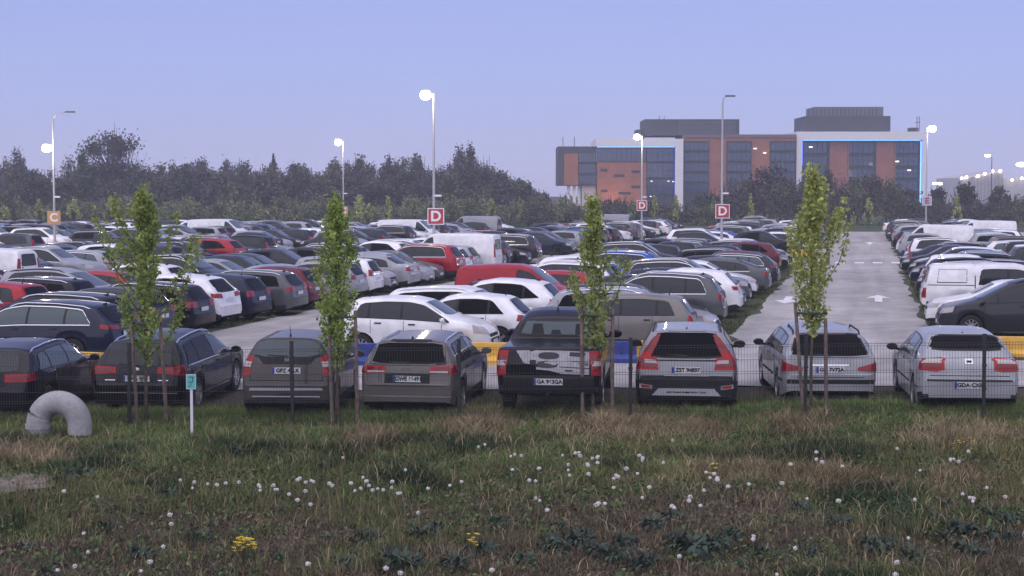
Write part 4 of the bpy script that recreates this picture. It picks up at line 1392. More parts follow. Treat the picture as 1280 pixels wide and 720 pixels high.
row_ = np.clip(1 - np.abs(y - FZ(x) - .75) / .8, 0, 1)
h = h * (1 - .25 * strip) + .035 * strip + (.06 + .14 * cl) * row_ * strip
col = col * (1 - .8 * strip[:, None]) + .8 * strip[:, None] * (np.array((.125, .185, .055)) * (.55 + .8 * rg.random(len(x)))[:, None] * (.6 + .8 * cl)[:, None])
bare = (vnoise(x, y, 1.1, 91, 2) > .58) & (qy > 585) & (rg.random(len(x)) < .8)
bare |= (((qx - 22) / 48) ** 2 + ((qy - 588) / 13) ** 2 < .55 + .6 * g3) & (rg.random(len(x)) < .8)
h = np.where(bare, h * .3, h)
# nothing under the front row
keep = (y < FZ(x) + 1.5 + .5 * g3) | ((y < FZ(x) + 3.6) & (rg.random(len(x)) < .25))
emit(*blades(x[keep], y[keep], h[keep], .3 + .6 * rg.random(keep.sum()), .007 + .009 * rg.random(keep.sum()), col[keep], rng=rg))
# low broad leaves between the blades
x, y, rg = field(60000, 19)
cl = vnoise(x, y, .38, 133, 3)
g1 = vnoise(x, y, 1.1, 211, 2)
ok = (cl > .40) & (y < FZ(x) + .6)
x, y, g1 = x[ok], y[ok], g1[ok]
P = np.stack([x, y, meadow_z(x, y) + .015 + .10 * rg.random(len(x)) * (g1 > .45)], 1)
v, q = leaf_quads(P, .055, rg)
c = np.where((g1 > .5)[:, None], np.array((.085, .125, .05)), np.array((.14, .115, .075))) * (.45 + .9 * rg.random((len(x), 1)))
emit(v, np.concatenate([q[:, [0, 1, 2]], q[:, [0, 2, 3]]]), np.repeat(c, 4, axis=0))
# tall stems and seed heads
x, y, rg = field(14000, 8)
g = vnoise(x, y, 1.3, 55, 2)
qx, qy = px_of(x, y), py_of(y)
tm = np.zeros(len(x))
for (cx, cy, sx, sy) in ((595, 530, 38, 14), (775, 536, 56, 16), (880, 542, 30, 10), (30, 560, 40, 8), (1000, 545, 40, 8), (1040, 610, 60, 10), (460, 545, 25, 10)):
    tm = np.maximum(tm, np.exp(-((qx - cx) / sx) ** 2 - ((qy - cy) / sy) ** 2))
ok = (y < FZ(x) + .3) & (qy > 512) & (((g > .56) & (qy > 565)) | (rg.random(len(x)) < tm))
x, y = x[ok], y[ok]
c = np.where((rg.random(len(x)) < .3 + .6 * tm[ok])[:, None], TAN * .62, OLIVE * .8) * (.6 + .6 * rg.random(len(x)))[:, None]
emit(*blades(x, y, .22 + .3 * rg.random(len(x)), .12 + .25 * rg.random(len(x)), .007 + .005 * rg.random(len(x)), c, rng=rg))
me = npmesh('meadow_grass', np.concatenate(parts_v), np.concatenate(parts_f), [GRASSM], np.concatenate(parts_c))
tag(link('meadow_grass', me), kind='stuff')

# grass along the parking rows
parts_v, parts_f, parts_c, NV = [], [], [], 0
for c0 in CENTRES[1:6]:
    for e in (c0 - 4.4, c0 + 4.35):
        rg = np.random.default_rng(int(abs(e * 10)))
        n = 9000
        N = 39.5 + (rg.random(n) ** 1.7) * 62
        dd = e + np.sign(c0 - e) * (rg.random(n) ** 1.6) * 1.9 - np.sign(c0 - e) * .12
        t = (N - dd * V.dot(NF)) / U.dot(NF)
        X, Y = V.x * dd + U.x * t, V.y * dd + U.y * t
        okk = (np.abs(X) < Y * .33 + 2) & (vnoise(X, Y, 1.2, 66, 2) > .42)
        X, Y = X[okk], Y[okk]
        cc = (GREEN * .8 + (OLIVE * .8 - GREEN) * rg.random((len(X), 1))) * (.6 + .6 * rg.random((len(X), 1)))
        emit(*blades(X, Y, .05 + .1 * rg.random(len(X)), .3 + .4 * rg.random(len(X)), .018 + .014 * rg.random(len(X)), cc, z=np.full(len(X), .01), rng=rg))
me = npmesh('bay_grass', np.concatenate(parts_v), np.concatenate(parts_f), [GRASSM], np.concatenate(parts_c))
tag(link('bay_grass', me), kind='stuff')

# bare sandy patch at the left
p0 = ground(22, 588)
vs, n = [], 26
for i in range(n):
    a = 2 * math.pi * i / n
    r_ = 1 + .22 * math.sin(3 * a + 1) + .12 * math.sin(7 * a)
    vs.append((p0.x + .72 * r_ * math.cos(a), p0.y + .95 * r_ * math.sin(a)))
zz = max(float(meadow_z(np.array([a]), np.array([b]))[0]) for a, b in vs)
vs = [(a, b, float(meadow_z(np.array([a]), np.array([b]))[0]) + .02) for a, b in vs]
vs.append((p0.x, p0.y, float(meadow_z(np.array([p0.x]), np.array([p0.y]))[0]) + .05))
tag(link('sandy_path', newmesh('sandy_path', vs, [(i, (i + 1) % n, n) for i in range(n)], [mat('dry_sand', (.165, .135, .11), .95, noise=[(6, 5, .6, 1.3)])], smooth=True)), kind='structure')


# ------------------------------------------------------------------ leaf clouds
LEAF = mat('young_leaves', (.12, .14, .04), .55, spec=.25, attr='tint')
nt_ = LEAF.node_tree
tl_ = nt_.nodes.new('ShaderNodeBsdfTranslucent')
ms_ = nt_.nodes.new('ShaderNodeMixShader')
ms_.inputs[0].default_value = .45
nt_.links.new(nt_.nodes['Attribute'].outputs['Color'], tl_.inputs['Color'])
nt_.links.new(nt_.nodes['Principled BSDF'].outputs[0], ms_.inputs[1])
nt_.links.new(tl_.outputs[0], ms_.inputs[2])
nt_.links.new(ms_.outputs[0], nt_.nodes['Material Output'].inputs['Surface'])
BARK = mat('bark', (.10, .075, .058), .9, noise=[(12, 5, .6, 1.4)])
STAKE = mat('weathered_stake', (.17, .125, .105), .85, noise=[(9, 5, .65, 1.3)])
STRAP = mat('tie_strap', (.03, .06, .05), .7)


def young_tree(px, Z, H, wid, seed, label, nleaf, low=.36, tint=(.115, .135, .035), bulge=1.0, sparse=0.0):
    rg = np.random.default_rng(seed)
    X = (px - 640) * Z / F
    z0 = float(meadow_z(np.array([X]), np.array([Z]))[0]) - .03
    root = thing('young_tree', label, 'tree', (X, Z, z0), 0, 'young trees along the fence')
    tr = MB()
    pts = [(0.03 * math.sin(i * 1.3 + seed) * (i / 8), .03 * math.cos(i * 1.7 + seed) * (i / 8), H * .97 * i / 9) for i in range(10)]
    tr.tube(pts, [.032 - .026 * i / 9 for i in range(10)], 7)
    P, br = [], []
    nb = 26
    for i in range(nb):
        q = low + (1 - low) * (i + .5 * rg.random()) / nb
        zb_ = H * q * .93
        az = i * 2.4 + rg.random() * .7
        u_ = (q - low) / (1 - low)
        prof = min(1, .45 + u_ * 3.2) * max(.10, (1 - u_) ** .85)
        ln = wid * (.45 + .85 * rg.random()) * prof * bulge
        rise = ln * (1.2 + .9 * rg.random()) + .12
        rise = min(rise, H * 1.0 - zb_)
        tip = Vector((math.cos(az) * ln, math.sin(az) * ln, zb_ + rise))
        b0 = Vector((0, 0, zb_))
        mid = b0.lerp(tip, .5) + Vector((math.cos(az), math.sin(az), -.3)) * ln * .18
        tr.tube([b0, mid, tip], [.011, .008, .003], 5)
        m = int(nleaf / nb * (.6 + .8 * rg.random()))
        for _ in range(m):
            t = rg.random() ** .7
            pt = b0.lerp(mid, t * 2) if t < .5 else mid.lerp(tip, t * 2 - 1)
            w = .055 * (1 - sparse * .3)
            P.append((pt.x + rg.normal() * w, pt.y + rg.normal() * w, pt.z + rg.normal() * w * 1.2))
    for _ in range(int(nleaf * .12)):
        t = low * .9 + (1 - low * .9) * rg.random()
        P.append((rg.normal() * .06, rg.normal() * .06, H * t))
    P = np.array(P)
    P = P[P[:, 2] < H * 1.02]
    v, q = leaf_quads(P, .080, rg)
    shade = (.6 + .7 * rg.random(len(P)))[:, None]
    c = np.array(tint)[None] * shade * np.array((1, 1, 1))[None]
    c = c + np.array((.04, .02, 0))[None] * (rg.random((len(P), 1)) < .2)
    me = npmesh('crown', v, q, [LEAF], np.repeat(c, 4, axis=0))
    link('crown', me, root)
    tr.build('trunk', [BARK], root, smooth=True)
    return root, z0


def stake(px0, py1, px1, Z, label):
    """a wooden stake from the ground up to pixel px1, py1"""
    a = Vector(((px0 - 640) * Z / F, Z, float(terrain((px0 - 640) * Z / F, Z)) - .1))
    b = at(px1, py1, Z)
    root = link('wooden_stake', MB().tube([a, a.lerp(b, .5), b], [.034, .033, .031], 9).mesh('wooden_stake', [STAKE], True, 40))
    tag(root, label, 'stake', 'wooden stakes holding the young trees')
    return a, b


TREES = [(180, 28.9, 4.40, .92, 4, 'young tree with widest leafy crown in front of the two black estates', 5000, .28, (.29, .37, .10), 1.15, 0),
         (421, 28.5, 4.28, .56, 9, 'slim young tree between two stakes beside the brown-grey hatchback', 3800, .27, (.30, .40, .10), 1.1, 0),
         (742, 28.2, 4.10, .50, 15, 'thin sparse young tree staked in front of the black pickup', 2500, .28, (.33, .40, .12), 1.15, .3),
         (1016, 27.8, 4.42, .70, 22, 'tall bright green young tree on a bare stem before the silver estate', 4300, .36, (.41, .46, .14), 1.15, 0)]
for a in TREES:
    young_tree(*a)
stake(169, 395, 164, 28.8, 'leaning stake left of the stem of the widest young tree')
stake(206, 398, 200, 28.8, 'stake right of the stem of the widest young tree')
stake(414, 385, 411, 28.4, 'stake between the brown-grey hatchback and the slim young tree')
stake(446, 388, 444, 28.4, 'stake between the slim young tree and the beige-grey estate')
stake(729, 382, 727, 28.1, 'stake in front of the tailgate graphic of the black pickup')
stake(766, 386, 766, 28.1, 'stake at the rear corner of the black pickup, beside the sparse tree')
stake(1008, 378, 994, 27.7, 'most tilted stake, beside a fence post in front of the silver estate')
stake(1036, 398, 1032, 27.7, 'straight stake right of the bare stem of the bright green tree')
for (xa, xb, yy, Z, lab) in ((165, 202, 404, 28.8, 'dark tie band round the widest young tree'), (411, 444, 396, 28.4, 'dark tie band round the slim young tree'), (727, 766, 394, 28.1, 'dark tie band round the sparse young tree'), (996, 1034, 391, 27.7, 'dark green tie band round the bright green young tree')):
    o = link('tie_band', MB().tube([at(xa, yy, Z - .04), at((xa + xb) / 2, yy + 1, Z - .05), at(xb, yy, Z - .04)], .022, 6).mesh('tie_band', [STRAP], True))
    tag(o, lab, 'tie band', 'tie bands between the stakes')

# ------------------------------------------------------------------ wire mesh fence
FPOST = mat('fence_post_paint', (.012, .014, .016), .5)
FWIRE = mat('fence_wire', (.02, .023, .026), .5)
fence = thing('mesh_fence', 'dark wire mesh fence on slim posts along the front row of cars', 'fence', (0, 0, 0))
FDIR = Vector((math.cos(R(6)), -math.sin(R(6)), 0))
FP0 = Vector(((574 - 640) * 28.0 / F, 28.0, 0))
FMESH = None
posts = [FP0 + FDIR * (3.0 * i) for i in range(-4, 5)]
for i, p in enumerate(posts):
    lean = random.Random(i).uniform(-.012, .012)
    mb = MB().box(-.03, .03, -.02, .02, -.2, 1.56)
    mb.box(-.033, .033, -.023, .023, 1.56, 1.585)
    for z in (.25, .65, 1.05, 1.38):
        mb.box(-.04, .04, -.036, -.021, z - .02, z + .02)
    p.z = float(terrain(p.x, p.y)) - .02
    o = mb.build('post', [FPOST], fence, p, -R(6))
    o.rotation_euler.y = lean
mb = MB()
for k in range(60):
    xk = .03 + .05 * k
    mb.box(xk - .0019, xk + .0019, -.0019, .0019, .08, 1.46)
for z in (.1, .14, .3, .5, .54, .7, .94, .98, 1.18, 1.40, 1.44):
    for yy in (-.0055, .0055):
        mb.box(0, 3.0, yy - .0022, yy + .0022, z - .0024, z + .0024)
pm = mb.mesh('wire_panel', [FWIRE])
for p, q in zip(posts[:-1], posts[1:]):
    o = link('wire_panel', pm, fence, p + Vector((0, -.028, 0)), -R(6))
    o.rotation_euler.y = -math.asin((q.z - p.z) / 3.0)

# ------------------------------------------------------------------ things on the verge
CONC = mat('grey_concrete', (.30, .30, .31), .85, noise=[(3, 5, .8, 1.12), (25, 4, .85, 1.1)], bump=(30, .3, .01))
p = ground(70, 545)
Z = 27.3
X = (70 - 640) * Z / F
vent = thing('pipe_bend', 'grey half-ring pipe bend rising out of the grass beside the fence', 'pipe', (X, Z, -.22), -.12)
mb, pts = MB(), []
RM, RT = .370, .202
for i in range(25):
    a = math.pi * i / 24 * 1.03 - .05
    pts.append((-RM * math.cos(a), 0, .265 + RM * math.sin(a) * 1.02))
pts = [(-RM, 0, -.15)] + pts + [(RM * .985, 0, .10)]
mb.tube(pts, RT, 26, caps=False)
mb.build('pipe', [CONC], vent, smooth=True)
mb = MB()
mb.lathe([(RT + .004, .27), (RT + .018, .27), (RT + .018, .19), (RT + .004, .19)], 26, 'z', 0, (-RM, 0, 0))
mb.build('collar', [CONC], vent, smooth=True, sharp=40)
mb = MB()
e = pts[-1]
mb.lathe([(RT - .03, .0), (RT - .03, .06)], 26, 'z', 0, (e[0], 0, e[2] - .02))
mb.lathe([(RT - .03, .06), (.001, .06)], 26, 'z', 0, (e[0], 0, e[2] - .02))
mb.build('opening', [mat('dark_hollow', (.01, .01, .01), .9)], vent, smooth=True)

p = at(239.5, 500, 27.4)
sg_ = thing('marker_post', 'white marker post with a small teal plate in the grass by the fence', 'post', (p.x, p.y, float(terrain(p.x, p.y)) + .05))
mb = MB().box(-.022, .022, -.015, .015, -.1, .80)
mb.build('post', [mat('white_post', (.62, .62, .66), .5)], sg_)
mb = MB().box(-.085, .085, -.03, -.018, .80, 1.06)
pl = mb.build('plate', [mat('plate_rim', (.40, .55, .56), .5)], sg_)
MB().add([(-.07, -.032, .815), (.07, -.032, .815), (.07, -.032, 1.045), (-.07, -.032, 1.045)], [(0, 1, 2, 3)]).build('face', [mat('teal', (.10, .42, .42), .45)], pl)
mb = MB()
for (x0, x1, z0, z1) in ((-.045, .05, 1.0, 1.02), (.02, .04, .92, 1.0), (-.05, .02, .92, .935), (-.01, .005, .86, .92), (-.05, -.01, .845, .86)):
    mb.add([(x0, -.034, z0), (x1, -.034, z0), (x1, -.034, z1), (x0, -.034, z1)], [(0, 1, 2, 3)])
mb.build('lettering', [mat('teal_ink', (.02, .14, .17), .5)], pl)

# ------------------------------------------------------------------ plastic barriers at the ends of the parking blocks
YEL = mat('yellow_plastic', (.72, .42, .06), .5, noise=[(5, 4, .85, 1.08)])
BLU = mat('blue_plastic', (.02, .045, .24), .45, noise=[(5, 4, .85, 1.1)])


def barrier_mesh(m, ln):
    mb = MB()
    a = ln / 2
    prof = [(-.20, 0), (-.20, .10), (-.12, .2), (-.11, .50), (.11, .50), (.12, .2), (.20, .10), (.20, 0)]
    vs = [(-a, y, z) for y, z in prof] + [(a, y, z) for y, z in prof]
    n = len(prof)
    mb.add(vs, [(i, (i + 1) % n, n + (i + 1) % n, n + i) for i in range(n)] + [tuple(range(n - 1, -1, -1)), tuple(range(n, 2 * n))])
    k = int(ln / .22)
    for i in range(k):
        x = -a + .1 + (ln - .2) * i / max(1, k - 1)
        mb.box(x - .02, x + .02, -.135, .135, .16, .47)
        mb.box(x - .02, x + .02, -.185, .185, .06, .10)
    return mb.mesh('road_barrier', [m])


BM = {('y', 1.5): barrier_mesh(YEL, 1.5), ('b', 1.2): barrier_mesh(BLU, 1.2), ('y', 1.0): barrier_mesh(YEL, 1.0), ('b', 1.0): barrier_mesh(BLU, 1.0)}


def barrier(px, py, kind, ln, label, rz=None):
    p = ground(px, py)
    p.z = float(terrain(p.x, p.y)) + .004
    o = link('road_barrier', BM[(kind, ln)], None, p, -R(6) if rz is None else rz)
    tag(o, label, 'barrier', 'plastic barriers closing the ends of the parking blocks')
    return o


barrier(606, 455, 'y', 1.5, 'yellow ribbed barrier between the beige-grey estate and the black pickup')
barrier(452, 456, 'b', 1.2, 'blue barrier behind the slim young tree, under the white hatchback tail')
barrier(545, 455.5, 'b', 1.2, 'blue barrier hidden behind the beige-grey estate')
barrier(668, 454.5, 'b', 1.2, 'blue barrier behind the cab of the black pickup')
barrier(764, 453, 'b', 1.2, 'blue barrier between black pickup and silver estate with black cladding')
barrier(816, 452.5, 'y', 1.0, 'yellow barrier end peeping past the silver estate with black cladding')
barrier(1268, 446.5, 'y', 1.5, 'yellow barrier behind the silver fastback, below the dark people carrier', )
barrier(1228, 447, 'y', 1.0, 'yellow barrier hidden behind the roof of the silver fastback')
barrier(108, 478, 'y', 1.5, 'yellow barrier between the two black estates, under the navy estate tail', R(-22)).scale = (1, 1, 1.75)
barrier(662, 322.5, 'y', 1.0, 'far yellow barrier behind the white van')
barrier(1000, 321.5, 'y', 1.0, 'far yellow barrier at the west edge of the arrowed lane')
barrier(1135, 319, 'b', 1.0, 'far blue barrier at the east edge of the arrowed lane')

# ------------------------------------------------------------------ lamp posts with section signs
POLE = mat('galvanised', (.42, .42, .44), .45, metal=.3)
LAMPD = mat('lamp_housing', (.10, .10, .11), .5)
GLOW = mat('lamp_glow', (1, 1, 1), .5, emit=(1.0, .86, .66), estr=40)
SIGNR = mat('sign_red', (.40, .035, .05), .45)
SIGNO = mat('sign_orange', (.50, .28, .12), .45)
SIGNW = mat('sign_white', (.75, .74, .75), .45)
SIGNG = mat('sign_grey', (.42, .40, .44), .45)


def lamp_post(px, Z, top, lit, label, headz=None, arm=0, size=.26, side=-1, power=260):
    X = (px - 640) * Z / F
    root = thing('lamp_post', label, 'street lamp', (X, Z, 0), 0, 'lamp posts of the car park')
    mb = MB().tube([(0, 0, 0), (0, 0, top * .5), (0, 0, top)], [.085, .07, .05], 10)
    mb.box(-.16, .16, -.16, .16, 0, .04)
    mb.build('pole', [POLE], root, smooth=True, sharp=40)
    MB().box(-.05, .4, -.06, .06, top * .42, top * .42 + .1).build('bracket', [SIGNW], root)
    if arm:
        mb = MB().tube([(0, 0, top - .02), (arm * .25, 0, top + .25), (arm, 0, top + .42)], .03, 7)
        mb.build('arm', [POLE], root, smooth=True)
        mb = MB().box(arm - .05, arm + .55, -.13, .13, top + .38, top + .47)
        mb.build('lamp_head', [LAMPD], root)
    if lit:
        hz = headz or top
        s = size
        hx = side * (s + .12)
        hd = MB()
        hd.box(hx - s * .7, hx + s * .7, -s * .4, s * .6, hz + s * .46, hz + s * .60)
        hd.box(hx - s * .9, hx + s * .9, .12, s * .6, hz - s * .4, hz + s * .5)
        hd.tube([(0, 0, hz), (hx, .1, hz)], .03, 6)
        ho = hd.build('floodlight', [LAMPD], root)
        g = MB().ball((hx, -.05, hz - s * .30), (s, s * .7, s * .86), 18, 12)
        g.build('lens', [GLOW], ho, smooth=True)
        ld = bpy.data.lights.new('flood', 'POINT')
        ld.energy = power
        ld.color = (1, .84, .66)
        ld.shadow_soft_size = .3
        lo = bpy.data.objects.new('flood', ld)
        COL.objects.link(lo)
        lo.parent = root
        lo.location = (hx, -.75, hz - .15)
    return X


def section_sign(px, py, Z, letter, face, ink, label, size=.86):
    X = (px - 640) * Z / F
    z = at(px, py, Z).z
    root = thing('section_sign', label, 'sign', (X, Z - .14, z), 0, 'section signs on the lamp posts')
    s = size / 2
    MB().box(-s, s, 0, .03, -s, s).build('board', [SIGNW if face is not SIGNO else SIGNO], root)
    MB().box(-s + .045, s - .045, -.006, -.002, -s + .045, s - .045).build('face', [face], root)
    t = link('letter', text_mesh(letter, size * .86, ink, .022), root, (0, -.012, -.01))
    t.rotation_euler = (math.pi / 2, 0, 0)
    MB().box(-.1, .1, .03, .06, -.05, .05).build('clamp', [POLE], root)


lamp_post(68.5, 105, 8.9, True, 'lamp post with orange sign C and floodlight below its unlit arm', 7.05, .9, .31, -1, 420)
section_sign(68.5, 272, 105, 'C', SIGNO, SIGNW, 'orange board with pale letter C on nearer lamp post at the west')
lamp_post(429.5, 168, 9.45, True, 'distant lamp post with small orange sign behind the slim young tree', None, 0, .38, -1, 700)
section_sign(430, 263, 168, 'C', SIGNO, SIGNW, 'small distant orange board with letter C above the slim tree')
lamp_post(542.5, 83, 9.15, True, 'tall lamp post with red sign D and brightest lamp, nearest the white van', None, 0, .29, -1, 360)
section_sign(545, 270.5, 83, 'D', SIGNR, SIGNW, 'largest red board with white D, above the red SUV')
lamp_post(802, 133, 8.75, True, 'lit lamp post with red sign D standing before the glass corner', None, 0, .29, -1, 520)
section_sign(802, 257, 133, 'D', SIGNR, SIGNW, 'smallest red board with white D, below the lit lamp at the building')
lamp_post(902, 97, 9.45, False, 'unlit thin lamp post with red sign D left of the arrowed lane', None, .2)
section_sign(902.5, 264, 97, 'D', SIGNR, SIGNW, 'red board with white D on the unlit post by the arrowed lane')
lamp_post(1157, 154, 10.3, True, 'lit lamp post with pale sign E at the far end of lane', None, 0, .36, 1, 620)
section_sign(1157.5, 251, 154, 'E', SIGNG, mat('sign_plum', (.25, .04, .12), .5), 'pale grey board with dark red letter E', .9)

# ------------------------------------------------------------------ dandelion clocks, weeds, yellow flowers
CLOCK = mat('dandelion_down', (.74, .72, .70), .9, spec=.1)
STEM = mat('green_stem', (.11, .12, .06), .8)
def clock(seed, rad, bend):
    rg = np.random.default_rng(seed)
    mb = MB().tube([(0, 0, 0), (bend * .5, 0, .12), (bend, .01, .245)], .0035, 5, 1)
    c = np.array((bend, .01, .262))
    n = 46
    for i in range(n):
        z = 1 - 2 * (i + .5) / n
        if rg.random() < .12:
            continue
        a = i * 2.4
        q = math.sqrt(1 - z * z)
        d = np.array((q * math.cos(a), q * math.sin(a), z))
        r_ = rad * (.75 + .4 * rg.random())
        u = np.cross(d, (0.1, .2, 1.0))
        u /= np.linalg.norm(u)
        w_ = np.cross(d, u)
        p, e = c + d * r_, .0058
        mb.add([p - u * e, p + w_ * e, p + u * e, p - w_ * e], [(0, 1, 2, 3)], 0)
        mb.add([c, p, p + u * .0012], [(0, 1, 2)], 0)
    mb.ball(tuple(c), rad * .3, 6, 4, 2)
    return mb.mesh('dandelion', [CLOCK, STEM, mat('seed_core', (.20, .17, .12), .9)])


CLOCKS = [clock(1, .022, .01), clock(2, .025, -.03), clock(3, .019, .03), clock(4, .023, -.01)]
DAN = """225,600 246,602 243,610 270,606 283,604 300,602 323,609 325,613 322,606 345,606 349,611 371,600 374,598 379,603 388,601 393,602 410,604 416,606 365,617 371,625 390,630 380,613 345,612
440,604 444,613 448,610 456,597 460,601 462,607 467,612 472,610 478,612 490,602 491,609 500,616 501,616 508,587 520,641 531,610 80,614 123,621 210,644 101,666 213,655 260,605 98,707 68,712 205,683 110,690 187,701 173,714 385,704
428,572 600,558 605,556 638,570 642,568 649,569 644,587 673,585 671,601 668,622 672,625 683,637 704,569 712,580 708,587 713,594 720,566 723,569 725,565 733,580 735,582 741,573 744,570 745,572 747,578 732,592 768,597 770,594 772,596 786,586 794,592 801,569 803,572 805,575 770,609 812,609 802,622 750,631 754,630 747,629 841,632 865,620 846,635 860,626 830,578 843,550 886,590 891,592 889,597 893,597 895,598 912,608 938,605 977,603 1012,623 990,580 1020,574 1024,577 1018,573 1022,565 1054,583 1122,561 1148,587 1188,575 1193,574 1197,576 1185,573 1212,564 1204,617 1215,623 1214,627 1212,622 1142,624 1044,626 878,631 880,613 992,685 943,671 944,673 851,695 1122,718 1125,702 1135,673 617,712 485,710 500,715 560,607 577,602 1233,609 1256,620 968,718 896,600 660,600""".split()
rg_ = random.Random(4)
for i, q in enumerate(DAN):
    px, py = map(float, q.split(','))
    p = ground(px, py, .27)
    z = float(meadow_z(np.array([p.x]), np.array([p.y]))[0])
    p = ground(px, py, z + .265)
    k = rg_.uniform(.9, 1.4)
    o = link('dandelion', CLOCKS[i % 4], None, (p.x, p.y, z + .262 - .262 * (.6 + .4 * k)), rg_.random() * 6)
    o.scale = (k, k, .6 + .4 * k)
    tag(o, 'white dandelion seed head on a thin stem in the rough meadow', 'dandelion', 'dandelion clocks in the meadow')

WEED = mat('weed_leaf', (.05, .085, .05), .6, spec=.3, attr='tint')


def weed_mesh(seed):
    rg = np.random.default_rng(seed)
    V_, Q = [], []
    cs = []
    for i in range(70):
        az = i * 2.4 + rg.random()
        el = R(10 + 70 * rg.random())
        ln = .07 + .08 * rg.random()
        w = .016 + .014 * rg.random()
        r0 = .02 + .17 * rg.random()
        d = np.array((math.cos(az) * math.cos(el), math.sin(az) * math.cos(el), math.sin(el)))
        sdir = np.array((-math.sin(az), math.cos(az), 0))
        b = np.array((math.cos(az) * r0, math.sin(az) * r0, .02 + .12 * rg.random()))
        k = len(V_)
        rows = [(0, .3), (.3, 1), (.65, .9), (1, .12)]
        for t, ww in rows:
            c = b + d * ln * t + np.array((0, 0, -.09)) * (t * t) * math.cos(el)
            V_ += [c - sdir * w * ww, c + sdir * w * ww + np.array((0, 0, .01))]
        for j in range(3):
            Q.append((k + 2 * j, k + 2 * j + 1, k + 2 * j + 3, k + 2 * j + 2))
        cc = np.array((.034, .056, .038)) * (.5 + .9 * rg.random())
        cs += [cc] * 8
    return npmesh('leafy_weed', np.array(V_), np.array(Q), [WEED], np.array(cs))


WM = [weed_mesh(i) for i in range(4)]
WEEDS = [(560, 640, 1.0), (600, 690, 1.1), (650, 702, 1.2), (350, 690, 1.0), (250, 664, .9), (130, 650, 1.0), (430, 700, 1.1), (570, 706, 1.0), (815, 660, 1.0), (950, 690, 1.1), (930, 704, 1.2), (1050, 660, 1.0), (1140, 702, 1.2), (1262, 690, 1.3), (1210, 700, 1.1), (1000, 640, .9), (700, 660, .9), (800, 706, 1.1), (840, 650, .9), (60, 700, 1.0), (270, 705, 1.1), (1180, 640, .9), (1120, 640, 1.0), (545, 660, 1.3), (528, 668, 1.0), (455, 672, 1.2), (475, 668, 1.0), (620, 660, 1.0), (690, 690, 1.3), (720, 682, 1.5), (745, 690, 1.4), (765, 698, 1.2), (780, 680, 1.1), (733, 670, 1.0), (865, 688, 1.5), (890, 680, 1.4), (912, 668, 1.2), (850, 680, 1.1),
         (1090, 688, 1.3), (1108, 684, 1.1), (1180, 682, 1.3), (1200, 676, 1.2), (1240, 660, 1.2), (1260, 668, 1.3), (1225, 684, 1.1), (175, 680, 1.2), (30, 670, 1.0), (495, 706, 1.3), (515, 704, 1.0), (1075, 580, 1.1), (1140, 575, 1.2), (985, 570, 1.0), (210, 610, 1.1), (75, 590, 1.5), (95, 585, 1.3),
         (300, 560, 1.2), (340, 555, 1.0), (395, 575, 1.0), (640, 590, .9), (1010, 690, 1.0), (410, 668, 1.0), (1165, 660, 1.0)]
for i, (px, py, k) in enumerate(WEEDS):
    p = ground(px, py)
    z = float(meadow_z(np.array([p.x]), np.array([p.y]))[0])
    o = link('leafy_weed', WM[i % 4], None, (p.x, p.y, z), i * 1.7)
    k *= .5 + .45 * ((i * 37) % 10) / 10
    o.scale = (k, k, k * .9)
    tag(o, 'dark blue-green broad-leaved weed clump among the dry meadow grass', 'weed', 'broad-leaved weeds in the meadow')

YFL = mat('yellow_petals', (.70, .52, .03), .6)
for (px, py, rad, n, lab) in ((305, 688, .13, 60, 'bright yellow flowering clump low in the meadow'), (591, 696, .06, 12, 'small orange-yellow flower clump at the meadow bottom'), (889, 607, .10, 8, 'thin strip of small yellow flowers in the middle of the meadow'), (1205, 578, .22, 9, 'loose scatter of tiny yellow flowers near the fence')):
    rg = random.Random(px)
    p = ground(px, py)
    z = float(meadow_z(np.array([p.x]), np.array([p.y]))[0])
    root = thing('yellow_flower', lab, 'flower', (p.x, p.y, z))
    fl, st = MB(), MB()
    for i in range(n):
        a, q = rg.random() * 6.28, rad * math.sqrt(rg.random())
        x, y, h = q * math.cos(a), q * math.sin(a), .16 + .14 * rg.random() - q * .4
        st.tube([(x * .4, y * .4, 0), (x, y, h)], .003, 4)
        for j in range(5):
            t = j * 1.257 + i
            c, s = math.cos(t), math.sin(t)
            r_ = .021
            fl.add([(x, y, h), (x + r_ * c - r_ * .4 * s, y + r_ * s + r_ * .4 * c, h + .014), (x + r_ * 1.3 * c, y + r_ * 1.3 * s, h + .012), (x + r_ * c + r_ * .4 * s, y + r_ * s - r_ * .4 * c, h + .012)], [(0, 1, 2, 3)])
    fl.build('petals', [YFL], root)
    st.build('stems', [STEM], root)

# ------------------------------------------------------------------ woods and hedges behind
FOL = mat('far_foliage', (.06, .07, .04), .9, spec=.1, attr='tint')


